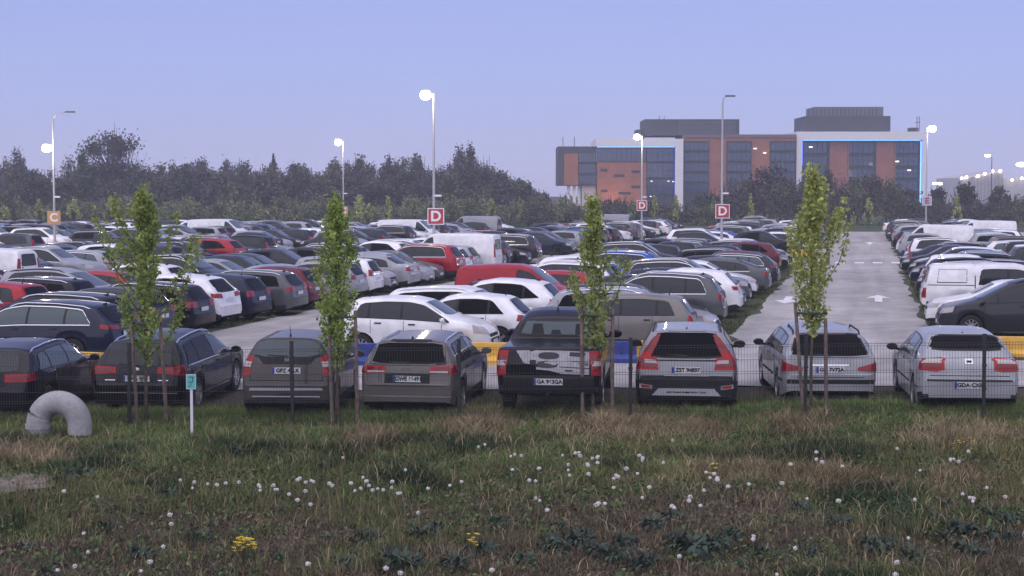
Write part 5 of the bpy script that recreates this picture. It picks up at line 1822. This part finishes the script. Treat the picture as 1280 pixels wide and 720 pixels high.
def crown_points(rg, shape, H, Wd, n):
    """points of a crown: shape 'round', 'cone', 'birch', 'shrub' """
    P = []
    if shape == 'cone':
        t = rg.random(n) ** 1.3
        r_ = Wd / 2 * (1 - t) * np.sqrt(rg.random(n)) * (.75 + .5 * (np.sin(t * 26) > 0))
        a = rg.random(n) * 6.283
        return np.stack([r_ * np.cos(a), r_ * np.sin(a), H * (.12 + .88 * t)], 1)
    nb = 16 if shape == 'round' else 12
    out = []
    for i in range(nb):
        a = rg.random() * 6.283
        if shape == 'shrub':
            q = rg.random() ** .5
            c = (Wd * .36 * q * math.cos(a), Wd * .36 * q * math.sin(a), H * (.2 + .62 * rg.random() * (1 - .4 * q)))
            s = (Wd * .17, Wd * .17, H * .15)
        elif shape == 'birch':
            t = rg.random()
            q = (1 - t) ** .7 * .34
            c = (Wd * q * math.cos(a), Wd * q * math.sin(a), H * (.3 + .62 * t))
            s = (Wd * .11, Wd * .11, H * .10)
        else:
            q = rg.random() ** .5
            zz = rg.random()
            c = (Wd * .40 * q * math.cos(a) * math.sqrt(1 - (zz - .35) ** 2), Wd * .40 * q * math.sin(a), H * (.36 + .54 * zz * (1 - .3 * q)))
            s = (Wd * .11, Wd * .11, H * .075)
        m = n // nb
        out.append(np.array(c)[None] + rg.normal(size=(m, 3)) * np.array(s)[None] * .62)
    P = np.concatenate(out)
    P[:, 2] = np.clip(P[:, 2], .05, H * 1.05)
    return P


def twigs(rg, H, Wd, n, base):
    """thin upright branches, tapered, as flat-sided prisms"""
    mb = MB()
    for i in range(n):
        a = rg.random() * 6.283
        q = Wd * .42 * math.sqrt(rg.random())
        z0 = H * (.15 + .4 * rg.random())
        z1 = min(H * (1.0 - .35 * (q / (Wd * .42)) ** 2), z0 + H * (.3 + .4 * rg.random())) * (.92 + .1 * rg.random())
        mb.tube([(q * .2 * math.cos(a), q * .2 * math.sin(a), z0), (q * .75 * math.cos(a), q * .75 * math.sin(a), (z0 + z1) / 2), (q * math.cos(a), q * math.sin(a), z1)], [.09, .06, .02], 4, caps=False)
    return mb


wv, wf, wc, wn = [], [], [], 0
BV = MB()


def wood(px, top, Z, shape, Wpx, n, tint, seed, size, base=0.0, tw=14):
    """one more tree of the far wood: px across, top in picture pixels, Wpx wide"""
    global wn
    rg = np.random.default_rng(seed)
    X = (px - 640) * Z / F
    H = at(px, top, Z).z
    Wd = Wpx * Z / F
    P = crown_points(rg, shape, H, Wd, n)
    v, q = leaf_quads(P, size, rg)
    wv.append(v + np.array((X, Z, 0))[None])
    wf.append(q + wn)
    wn += len(v)
    c = np.array(tint)[None] * (.6 + .8 * rg.random((len(P), 1)))
    wc.append(np.repeat(c, 4, axis=0))
    if tw:
        m = twigs(rg, H, Wd, tw, 0)
        BV.add([(a + X, b + Z, c_) for a, b, c_ in m.v], m.f)
        t = MB().tube([(0, 0, 0), (0, 0, H * .55), (0, 0, H * .9)], [.16, .10, .03], 5)
        BV.add([(a + X, b + Z, c_) for a, b, c_ in t.v], t.f)


rw = random.Random(17)
PURPLE, MOSS, DKG, GRN2 = (.098, .085, .085), (.105, .112, .068), (.075, .080, .060), (.13, .145, .07)
# skyline of the wood, as (px, top)
SKY = [(-30, 205), (8, 190), (35, 196), (62, 207), (100, 190), (190, 202), (222, 196), (250, 194), (275, 196), (298, 191), (322, 198), (345, 192), (372, 196), (395, 202), (418, 197), (446, 188), (470, 197), (492, 184), (510, 196), (528, 189), (552, 197),
       (572, 184), (592, 181), (612, 192), (628, 207), (645, 222), (660, 230), (676, 236)]
for i, (px, top) in enumerate(SKY):
    for k in range(2):
        xx = px + rw.uniform(-9, 9)
        tt = top + (0 if k == 0 else rw.uniform(6, 22))
        shp = 'cone' if 205 < px < 350 and rw.random() < .06 else rw.choice(['birch', 'round', 'round'])
        tint = DKG if shp == 'cone' else rw.choice([PURPLE, PURPLE, MOSS, DKG])
        wood(xx, tt, 238 + rw.uniform(-6, 18), shp, rw.uniform(28, 48), 1500, tint, i * 7 + k, .34, tw=16)
for i in range(46):
    px = -30 + i * 14.6 + rw.uniform(-6, 6)
    top = np.interp(px, [q[0] for q in SKY], [q[1] for q in SKY]) + rw.uniform(3, 12)
    wood(px, top, 244 + rw.uniform(-5, 12), rw.choice(['round', 'round', 'birch']), rw.uniform(40, 62), 1500, rw.choice([PURPLE, MOSS, PURPLE]), 5000 + i, .36, tw=26)
for i in range(54):        # the body of the wood
    px = -40 + i * 13.2 + rw.uniform(-6, 6)
    top = 214 + rw.uniform(-9, 10) + max(0, (px - 600) * .3)
    wood(px, top, 226 + rw.uniform(-5, 5), rw.choice(['birch', 'round', 'shrub']), rw.uniform(38, 60), 1500, rw.choice([PURPLE, MOSS, DKG, PURPLE]), 900 + i, .40, tw=10)
me = npmesh('woodland', np.concatenate(wv), np.concatenate(wf), [FOL], np.concatenate(wc))
wl = tag(link('woodland', me), kind='stuff')
BRANCH = mat('far_branches', (.055, .042, .042), .9)
tag(BV.build('woodland_branches', [BRANCH]), kind='stuff')

# shrub belt in front of the wood
wv, wf, wc, wn, BV = [], [], [], 0, MB()
for i in range(64):
    px = -40 + i * 11.8 + rw.uniform(-5, 5)
    wood(px, 243 + rw.uniform(-9, 12), 196 + rw.uniform(-6, 12), 'shrub', rw.uniform(30, 50), 1500, rw.choice([(.16, .17, .10), (.20, .225, .12), (.14, .15, .09), (.19, .20, .11), (.11, .12, .08)]), 2000 + i, .27, tw=3)
for i in range(40):
    px = 705 + i * 14.8 + rw.uniform(-6, 6)
    top = 246 + rw.uniform(-8, 12)
    if 900 < px < 1130:
        top -= 31
    wood(px, top, 200 + rw.uniform(-6, 10), 'shrub', rw.uniform(30, 48), 1400, rw.choice([(.10, .085, .085), (.10, .105, .065), (.07, .075, .055), (.13, .145, .075), (.11, .11, .075)]), 3000 + i, .27, tw=6)
me = npmesh('shrubbery', np.concatenate(wv), np.concatenate(wf), [FOL], np.concatenate(wc))
tag(link('shrubbery', me), kind='stuff')
tag(BV.build('shrubbery_branches', [BRANCH]), kind='stuff')


def far_tree(px, top, Z, shape, Wpx, n, tint, seed, size, label, name='tree', group=None, tw=18):
    rg = np.random.default_rng(seed)
    X = (px - 640) * Z / F
    H = at(px, top, Z).z
    Wd = Wpx * Z / F
    root = thing(name, label, 'tree', (X, Z, 0), 0, group)
    P = crown_points(rg, shape, H, Wd, n)
    v, q = leaf_quads(P, size, rg)
    c = np.array(tint)[None] * (.55 + .85 * rg.random((len(P), 1)))
    link('crown', npmesh('crown', v, q, [FOL], np.repeat(c, 4, axis=0)), root)
    m = twigs(rg, H, Wd, tw, 0)
    m.tube([(0, 0, 0), (0, 0, H * .5), (.1, 0, H * .92)], [.02 * H ** .9, .014 * H ** .9, .03], 6)
    m.build('trunk', [BRANCH], root)


far_tree(142, 152, 240, 'round', 108, 4600, (.070, .062, .050), 71, .40, 'tallest broad bare-branched tree rising above the wood', tw=60)
far_tree(22, 186, 236, 'birch', 46, 1500, PURPLE, 72, .4, 'loose dark tree above the wood beside the lit lamp')
far_tree(98, 196, 236, 'round', 44, 1300, MOSS, 73, .4, 'smaller crown against the left flank of the tallest tree')
# big shrubs before the building
for i, (px, top, w, sh, tint, lab) in enumerate([(962, 196, 78, 'round', (.055, .055, .050), 'broad dull green tree before the middle of the building'), (985, 215, 60, 'round', (.050, .052, .048), 'dull tree before the gap between the two buildings'),
                                                 (925, 226, 50, 'round', (.055, .055, .046), 'low rounded tree before the brick bays of the building'), (1030, 205, 62, 'round', (.050, .050, .046), 'dull tree before the blue-lit corner of east building'),
                                                 (1085, 214, 66, 'round', (.075, .060, .062), 'pinkish grey tree before the east building'), (1120, 226, 60, 'round', (.085, .068, .070), 'pale purplish tree at the east corner of the blue frame'),
                                                 (888, 232, 46, 'shrub', (.050, .056, .040), 'dark shrub at the foot of the glass bays'), (760, 240, 44, 'shrub', (.055, .060, .040), 'dark shrub before the orange-lit brick wall'),
                                                 (1205, 224, 46, 'birch', (.055, .062, .040), 'loose green tree before the pale hall'), (1172, 232, 40, 'birch', (.060, .055, .048), 'thin tree just east of the sign E lamp'), (1250, 234, 44, 'birch', (.065, .072, .040), 'loose tree before the row of hall lights')]):
    far_tree(px, top, 208 + (i % 4) * 3, sh, w, 1500, tint, 300 + i, .38, lab, tw=26)
for i, (px, top, tint, lab) in enumerate([(7, 256, 0, 'small yellow-green tree at the far west hedge'), (24, 262, 1, 'faint small tree near the far west hedge'), (50, 250, 0, 'yellow-green sapling west of orange sign C'), (92, 246, 2, 'brightest yellow-green sapling east of orange sign C'),
                                          (138, 249, 2, 'pale pointed sapling under the tallest tree'), (232, 246, 1, 'dull sapling under the pointed firs'), (300, 252, 1, 'dull sapling before the hedge middle'), (345, 250, 1, 'dull sapling west of the distant sign C'), (372, 248, 1, 'dull sapling nearest the distant sign C'),
                                          (449, 244, 2, 'pale sapling east of the slim young tree'), (460, 250, 0, 'second pale sapling east of the slim young tree'), (485, 246, 0, 'pale sapling midway to the tall lamp'), (518, 250, 1, 'dull sapling just west of the tall lamp'), (575, 250, 1, 'dull sapling east of the red sign D'),
                                          (614, 246, 0, 'slim sapling above the white van'), (650, 250, 1, 'slim sapling above the blue car'), (700, 250, 1, 'slim sapling west of the sparse staked tree'), (790, 244, 1, 'slim sapling west of the small sign D'), (818, 244, 0, 'slim sapling east of the small sign D'), (845, 242, 0, 'yellowish slim sapling under the blue light strip'),
                                          (892, 246, 1, 'slim sapling west of sign D at the lane'), (938, 244, 0, 'slim sapling east of sign D at the lane'), (1085, 248, 2, 'yellow-green bush at the far end of lane'), (1195, 246, 2, 'leafy green sapling beyond the sign E')]):
    far_tree(px, top, 184, 'birch', (15 if px < 700 else 10) + 7 * (tint == 2), 700, [(.32, .35, .12), (.20, .22, .11), (.36, .40, .14)][tint], 500 + i, .24, lab, 'sapling', 'saplings along the far hedge', tw=5)

# ------------------------------------------------------------------ the office buildings
BRICK = mat('brick_wall', (.31, .132, .095), .85, noise=[(.35, 4, .88, 1.1), (3.0, 3, .9, 1.1)])
DARKP = mat('dark_panel', (.055, .058, .075), .6, noise=[(.4, 3, .85, 1.15)])
PALEF = mat('pale_frame', (.72, .71, .73), .6)
BGLASS = mat('office_glass', (.04, .065, .12), .08, spec=.9)
SPAND = mat('spandrel', (.028, .031, .045), .5)
LED = mat('led_strip', (.1, .3, 1), .5, emit=(.03, .13, 1.0), estr=3.0)
LEDW = mat('led_strip_white', (.5, .8, 1), .5, emit=(.07, .24, 1.0), estr=2.6)
LITW = mat('lit_window', (1, .9, .7), .5, emit=(1.0, .86, .7), estr=1.5)
SLATG = mat('louvre_grey', (.13, .135, .16), .6)
BZ = 300.0
bx = lambda px: (px - 640) * BZ / F
bz = lambda py: at(640, py, BZ).z


b2 = None


def blk(name, m, parent, px0, px1, py0, py1, y0, y1, kids=()):
    off = 2 if b2 is not None and (parent is b2 or parent.parent is b2) else 0
    k = (BZ + off + y0) / BZ
    zf = lambda p: HC + (bz(p) - HC) * k
    return MB().box(bx(px0) * k, bx(px1) * k, y0, y1, zf(py1) if py1 is not None else -.2, zf(py0)).build(name, [m], parent)


def glazing(parent, px0, px1, py0, py1, nx, nz, y, lit=()):
    """one window band: pane with its mullion grid"""
    f = MB()
    x0, x1, z0, z1 = bx(px0), bx(px1), bz(py1), bz(py0)
    for i in range(nx + 1):
        x = x0 + (x1 - x0) * i / nx
        f.box(x - .05, x + .05, y - .10, y, z0, z1)
    for j in range(nz + 1):
        z = z0 + (z1 - z0) * j / nz
        f.box(x0, x1, y - .085, y - .001, z - .05, z + .05)
    w = f.build('window', [SPAND], parent)
    MB().box(x0 + .01, x1 - .01, y - .03, y + .1, z0 + .01, z1 - .01).build('pane', [BGLASS], w)
    return w


b1 = thing('office_building', 'long brick and glass office block with blue light line round a white frame', 'building', (0, BZ, 0))
# west wing
blk('dark_box', DARKP, b1, 697, 745.5, 183, 232, -.2, 14)
blk('brick_panel', BRICK, b1, 705, 722.5, 192, 231.5, -.35, -.2)
for a, c in ((191, 203), (205, 217), (219, 230)):
    glazing(b1, 723.5, 744, a, c, 6, 1, -.25)
for px in (709, 716, 722):
    blk('column', PALEF, b1, px, px + 3.5, 232, None, 1, 2)
blk('base_wall', mat('pale_base', (.42, .40, .42), .7), b1, 727, 745, 231.8, None, .5, 12)
# framed front
blk('white_frame', PALEF, b1, 744.5, 853.5, 173.5, 183, -1.6, 16)
blk('frame_side', PALEF, b1, 844, 853.5, 183, None, -1.6, 16)
MB().box(bx(745.5), bx(842), -1.3, -1.1, bz(184.4), bz(183.02)).build('led_strip', [LEDW], b1)
MB().box(bx(842.6), bx(843.95), -1.3, -1.1, .2, bz(184.4)).build('led_strip', [LED], b1)
blk('front_wall', BRICK, b1, 746, 807.5, 202, None, -.1, 15)
for (px, py, w) in ((750, 211, 9), (767, 218, 13), (789, 213, 11), (789, 232, 11), (751, 237, 8), (773, 240, 15)):
    blk('slot_window', SPAND, b1, px, px + w, py, py + 3, -.2, -.1)
glazing(b1, 746, 807, 185.3, 202, 10, 1, -.15)
for a, c in ((185.3, 202), (204, 222), (224, 243)):
    glazing(b1, 808, 841.5, a, c, 5, 2, -.15)
blk('glass_core', SPAND, b1, 807.5, 842, 185, None, -.05, 15)
for px, py in ((813, 226), (834, 226), (840, 226.5), (812, 245)):
    blk('lit_lamp', LITW, b1, px, px + 2.2, py, py + 1, -.5, -.45)
# east body
blk('wall', BRICK, b1, 853.6, 993.5, 169.5, None, 0, 16)
blk('parapet', mat('parapet_plum', (.16, .12, .15), .7), b1, 853.7, 993.7, 168, 172, -.2, 15.8)
for (p0_, p1_, nx) in ((855, 885, 5), (908, 937.5, 5), (962, 992.5, 5)):
    blk('dark_bay', SPAND, b1, p0_ - .8, p1_ + .8, 176, None, -.12, -.0)
    for a, c in ((178, 188), (191, 201), (204, 214), (217, 227), (230, 240)):
        glazing(b1, p0_, p1_, a, c, nx, 1, -.16)
for (px, py) in ((941, 185), (953, 190.5)):
    blk('lit_lamp', LITW, b1, px, px + 4, py, py + 1.4, -.3, -.2)
# plant storey
ph = blk('plant_room', DARKP, b1, 805, 923, 149, 169.4, 3, 14)
mb = MB()
for i in range(12):
    z = bz(168) + (bz(150) - bz(168)) * i / 12
    mb.box(bx(849), bx(921), 2.9, 2.98, z, z + .12)
mb.build('louvre', [SLATG], ph)
blk('plant_step', DARKP, b1, 795, 804.9, 162, 173, 4, 10)
for px in (704.5, 719, 826.5, 832.5):
    MB().tube([(bx(px), 5, bz(185 if px < 800 else 150)), (bx(px), 5, bz(170 if px < 800 else 143))], .07, 5).build('mast', [SLATG], b1)
b2 = thing('office_building', 'separate east office block outlined by blue light, stepped grey plant room on top', 'building', (0, BZ + 2, 0))
blk('white_frame', PALEF, b2, 994.5, 1154.5, 164.5, 174.5, -1.6, 16)
blk('frame_side', PALEF, b2, 994.5, 1001.5, 174.5, None, -1.6, 16)
blk('frame_side', PALEF, b2, 1151.6, 1154.5, 174.5, None, -1.6, 16)
MB().box(bx(1003), bx(1150), -1.3, -1.1, bz(175.7), bz(174.52)).build('led_strip', [LEDW], b2)
MB().box(bx(1001.6), bx(1002.8), -1.3, -1.1, bz(206), bz(176.4)).build('led_strip', [LED], b2)
MB().box(bx(1150.2), bx(1151.5), -1.3, -1.1, .2, bz(176.4)).build('led_strip', [LEDW], b2)
blk('wall', SPAND, b2, 1001.6, 1151.5, 174.6, None, 0, 15)
for a, c in ((1036, 1060), (1094, 1118)):
    blk('brick_panel', BRICK, b2, a, c, 177, None, -.12, -.0)
for (p0_, p1_, nx) in ((1005, 1035, 5), (1061, 1093, 5), (1119, 1149, 5)):
    for a, c in ((178, 191), (195, 207), (211, 222), (226, 238)):
        glazing(b2, p0_, p1_, a, c, nx, 2, -.05)
for (px, py) in ((1118, 201), (1133, 212), (1010, 183)):
    blk('lit_lamp', LITW, b2, px, px + 4.5, py, py + 1.6, -.4, -.3)
pr = blk('plant_room', DARKP, b2, 1005, 1111, 145, 164.4, 2, 14)
blk('roof_screen', SLATG, b2, 1016, 1102, 133.5, 144.9, 3.5, 12)
mb = MB()
for i in range(18):
    x = bx(1016) + (bx(1102) - bx(1016)) * i / 17
    mb.box(x - .06, x + .06, 3.4, 3.5, bz(144.9), bz(134))
mb.build('louvre', [DARKP], pr)
mb = MB()
for px in (1152.5, 1155.5):
    mb.tube([(bx(px), 3, bz(166)), (bx(px), 3, bz(144))], .08, 5)
mb.box(bx(1150), bx(1156), 2.95, 3.05, bz(152), bz(151))
mb.build('mast', [SLATG], b2)
blk('roof_unit', DARKP, b2, 1137, 1146, 159.5, 164.4, 4, 7)
wu = bpy.data.lights.new('wall_wash', 'POINT')
wu.energy = 500
wu.color = (1, .55, .28)
wu.shadow_soft_size = .4
wo = bpy.data.objects.new('wall_wash', wu)
COL.objects.link(wo)
wo.parent = b1
wo.location = (bx(762), -4.0, 2.6)

# pale hall with lamps on its edge, and street lights beyond
HZ = 380.0
hx = lambda px: (px - 640) * HZ / F
hz = lambda py: at(640, py, HZ).z
hall = thing('industrial_hall', 'pale ribbed hall far off with a line of small lamps along its roof edge', 'building', (0, HZ, 0))
PALEH = mat('pale_cladding', (.46, .44, .48), .6, noise=[(.5, 3, .9, 1.06)])
vs = [(hx(1203), 0, 0), (hx(1252), 0, 0), (hx(1252), 0, hz(213)), (hx(1203), 0, hz(222)), (hx(1203), 24, 0), (hx(1252), 24, 0), (hx(1252), 24, hz(213)), (hx(1203), 24, hz(222))]
MB().add(vs, [(0, 1, 2, 3), (5, 4, 7, 6), (3, 2, 6, 7), (1, 5, 6, 2), (4, 0, 3, 7)]).build('wall', [PALEH], hall)
MB().box(hx(1252.3), hx(1300), 1, 24, 0, hz(223)).build('annexe', [PALEH], hall)
mb = MB()
for i in range(12):
    x = hx(1204 + i * 4.3)
    mb.box(x - .12, x + .12, -.3, -.05, 0, hz(221 - i * .7) - .3)
mb.build('rib', [mat('cladding_rib', (.34, .33, .38), .6)], hall)
SMALLG = mat('small_lamp_glow', (1, .9, .8), .5, emit=(1, .86, .68), estr=14)
for px, py in ((1200, 223), (1206, 221.5), (1220.5, 220), (1229, 217), (1238.5, 214), (1248, 213.5), (1263, 225), (1275, 223)):
    MB().ball((hx(px), -.5, hz(py)), .32, 8, 6).build('roof_lamp', [SMALLG], hall)


def street_light(px, Z, top, arm, rad, label):
    X = (px - 640) * Z / F
    h = at(px, top, Z).z
    root = thing('street_light', label, 'street lamp', (X, Z, 0), 0)
    MB().tube([(0, 0, 0), (0, 0, h - .5), (arm * .3, 0, h - .05), (arm, 0, h)], [.1, .07, .05, .04], 7).build('pole', [SLATG], root, smooth=True)
    MB().ball((arm, -.1, h - .08), (rad * 1.5, rad, rad * .6), 10, 7).build('lens', [SMALLG], root, smooth=True)


street_light(1238, 260, 194, -.75, .34, 'curved street light with small lit head above the pale hall')
street_light(1281, 240, 205, -.75, .55, 'bright street light at the edge beside the hall')
street_light(1176, 330, 229, -.5, .42, 'low warm lamp just east of the sign E post')
street_light(1170, 340, 229, -.5, .34, 'smaller of two warm lamps east of the sign E post')

# ------------------------------------------------------------------ air, sky, sun, camera
USE_HAZE = True
if USE_HAZE:
    hm = bpy.data.materials.new('haze_air')
    hm.use_nodes = True
    nt = hm.node_tree
    for n in list(nt.nodes):
        if n.type == 'BSDF_PRINCIPLED':
            nt.nodes.remove(n)
    pv = nt.nodes.new('ShaderNodeVolumePrincipled')
    pv.inputs['Color'].default_value = (.84, .88, 1.0, 1)
    pv.inputs['Density'].default_value = .0008
    pv.inputs['Anisotropy'].default_value = .2
    nt.links.new(pv.outputs['Volume'], nt.nodes['Material Output'].inputs['Volume'])
    o = MB().box(-260, 260, -40, 470, -1.1, 26).build('haze', [hm])
    tag(o, kind='stuff')

EL, AZ = R(60), R(205)      # sun height; compass direction seen from above, clockwise from +Y
w = bpy.data.worlds.new('World')
SC.world = w
w.use_nodes = True
nt = w.node_tree
bg = nt.nodes['Background']
sky = nt.nodes.new('ShaderNodeTexSky')
sky.sky_type = 'NISHITA'
sky.sun_disc = False
sky.sun_elevation = EL
sky.sun_rotation = AZ
sky.air_density = 1.0
sky.dust_density = 0.3
sky.ozone_density = 8.0
tint = nt.nodes.new('ShaderNodeMix')
tint.data_type = 'RGBA'
tint.blend_type = 'MULTIPLY'
tint.inputs[0].default_value = 1
tint.inputs[7].default_value = (1.05, .86, 1.2, 1)
nt.links.new(sky.outputs[0], tint.inputs[6])
veil = nt.nodes.new('ShaderNodeMix')          # thin even cloud over the clear sky
veil.data_type = 'RGBA'
vn = nt.nodes.new('ShaderNodeTexNoise')
vn.inputs['Scale'].default_value = 2.2
vn.inputs['Detail'].default_value = 4
vm = nt.nodes.new('ShaderNodeMapping')
vm.inputs['Scale'].default_value = (1, 1, 7)
vc = nt.nodes.new('ShaderNodeTexCoord')
vr = nt.nodes.new('ShaderNodeMapRange')
vr.inputs['To Min'].default_value = .40
vr.inputs['To Max'].default_value = .64
nt.links.new(vc.outputs['Generated'], vm.inputs['Vector'])
nt.links.new(vm.outputs[0], vn.inputs['Vector'])
nt.links.new(vn.outputs['Fac'], vr.inputs['Value'])
nt.links.new(vr.outputs[0], veil.inputs[0])
veil.inputs[7].default_value = (4.95, 5.5, 9.6, 1)
nt.links.new(tint.outputs[2], veil.inputs[6])
nt.links.new(veil.outputs[2], bg.inputs['Color'])
bg.inputs['Strength'].default_value = .10

sd = bpy.data.lights.new('sun', 'SUN')
sd.energy = 3.0
sd.angle = R(125)
sd.color = (1, .885, .79)
so = bpy.data.objects.new('sun', sd)
COL.objects.link(so)
dirv = Vector((math.sin(AZ) * math.cos(EL), math.cos(AZ) * math.cos(EL), math.sin(EL)))
so.rotation_euler = dirv.to_track_quat('Z', 'Y').to_euler()

cd = bpy.data.cameras.new('camera')
cd.sensor_width = 36
cd.lens = 36 * F / 1280
cd.clip_end = 6000
co = bpy.data.objects.new('camera', cd)
COL.objects.link(co)
co.location = (0, 0, HC)
co.rotation_euler = (math.pi / 2 - PITCH, 0, 0)
SC.camera = co
SC.view_settings.view_transform = 'Standard'
SC.view_settings.look = 'None'
SC.view_settings.exposure = 0
SC.view_settings.gamma = 1
SC.render.film_transparent = False
SC.cycles.use_denoising = True
SC.cycles.max_bounces = 6
SC.cycles.volume_bounces = 0
SC.cycles.sample_clamp_indirect = 4
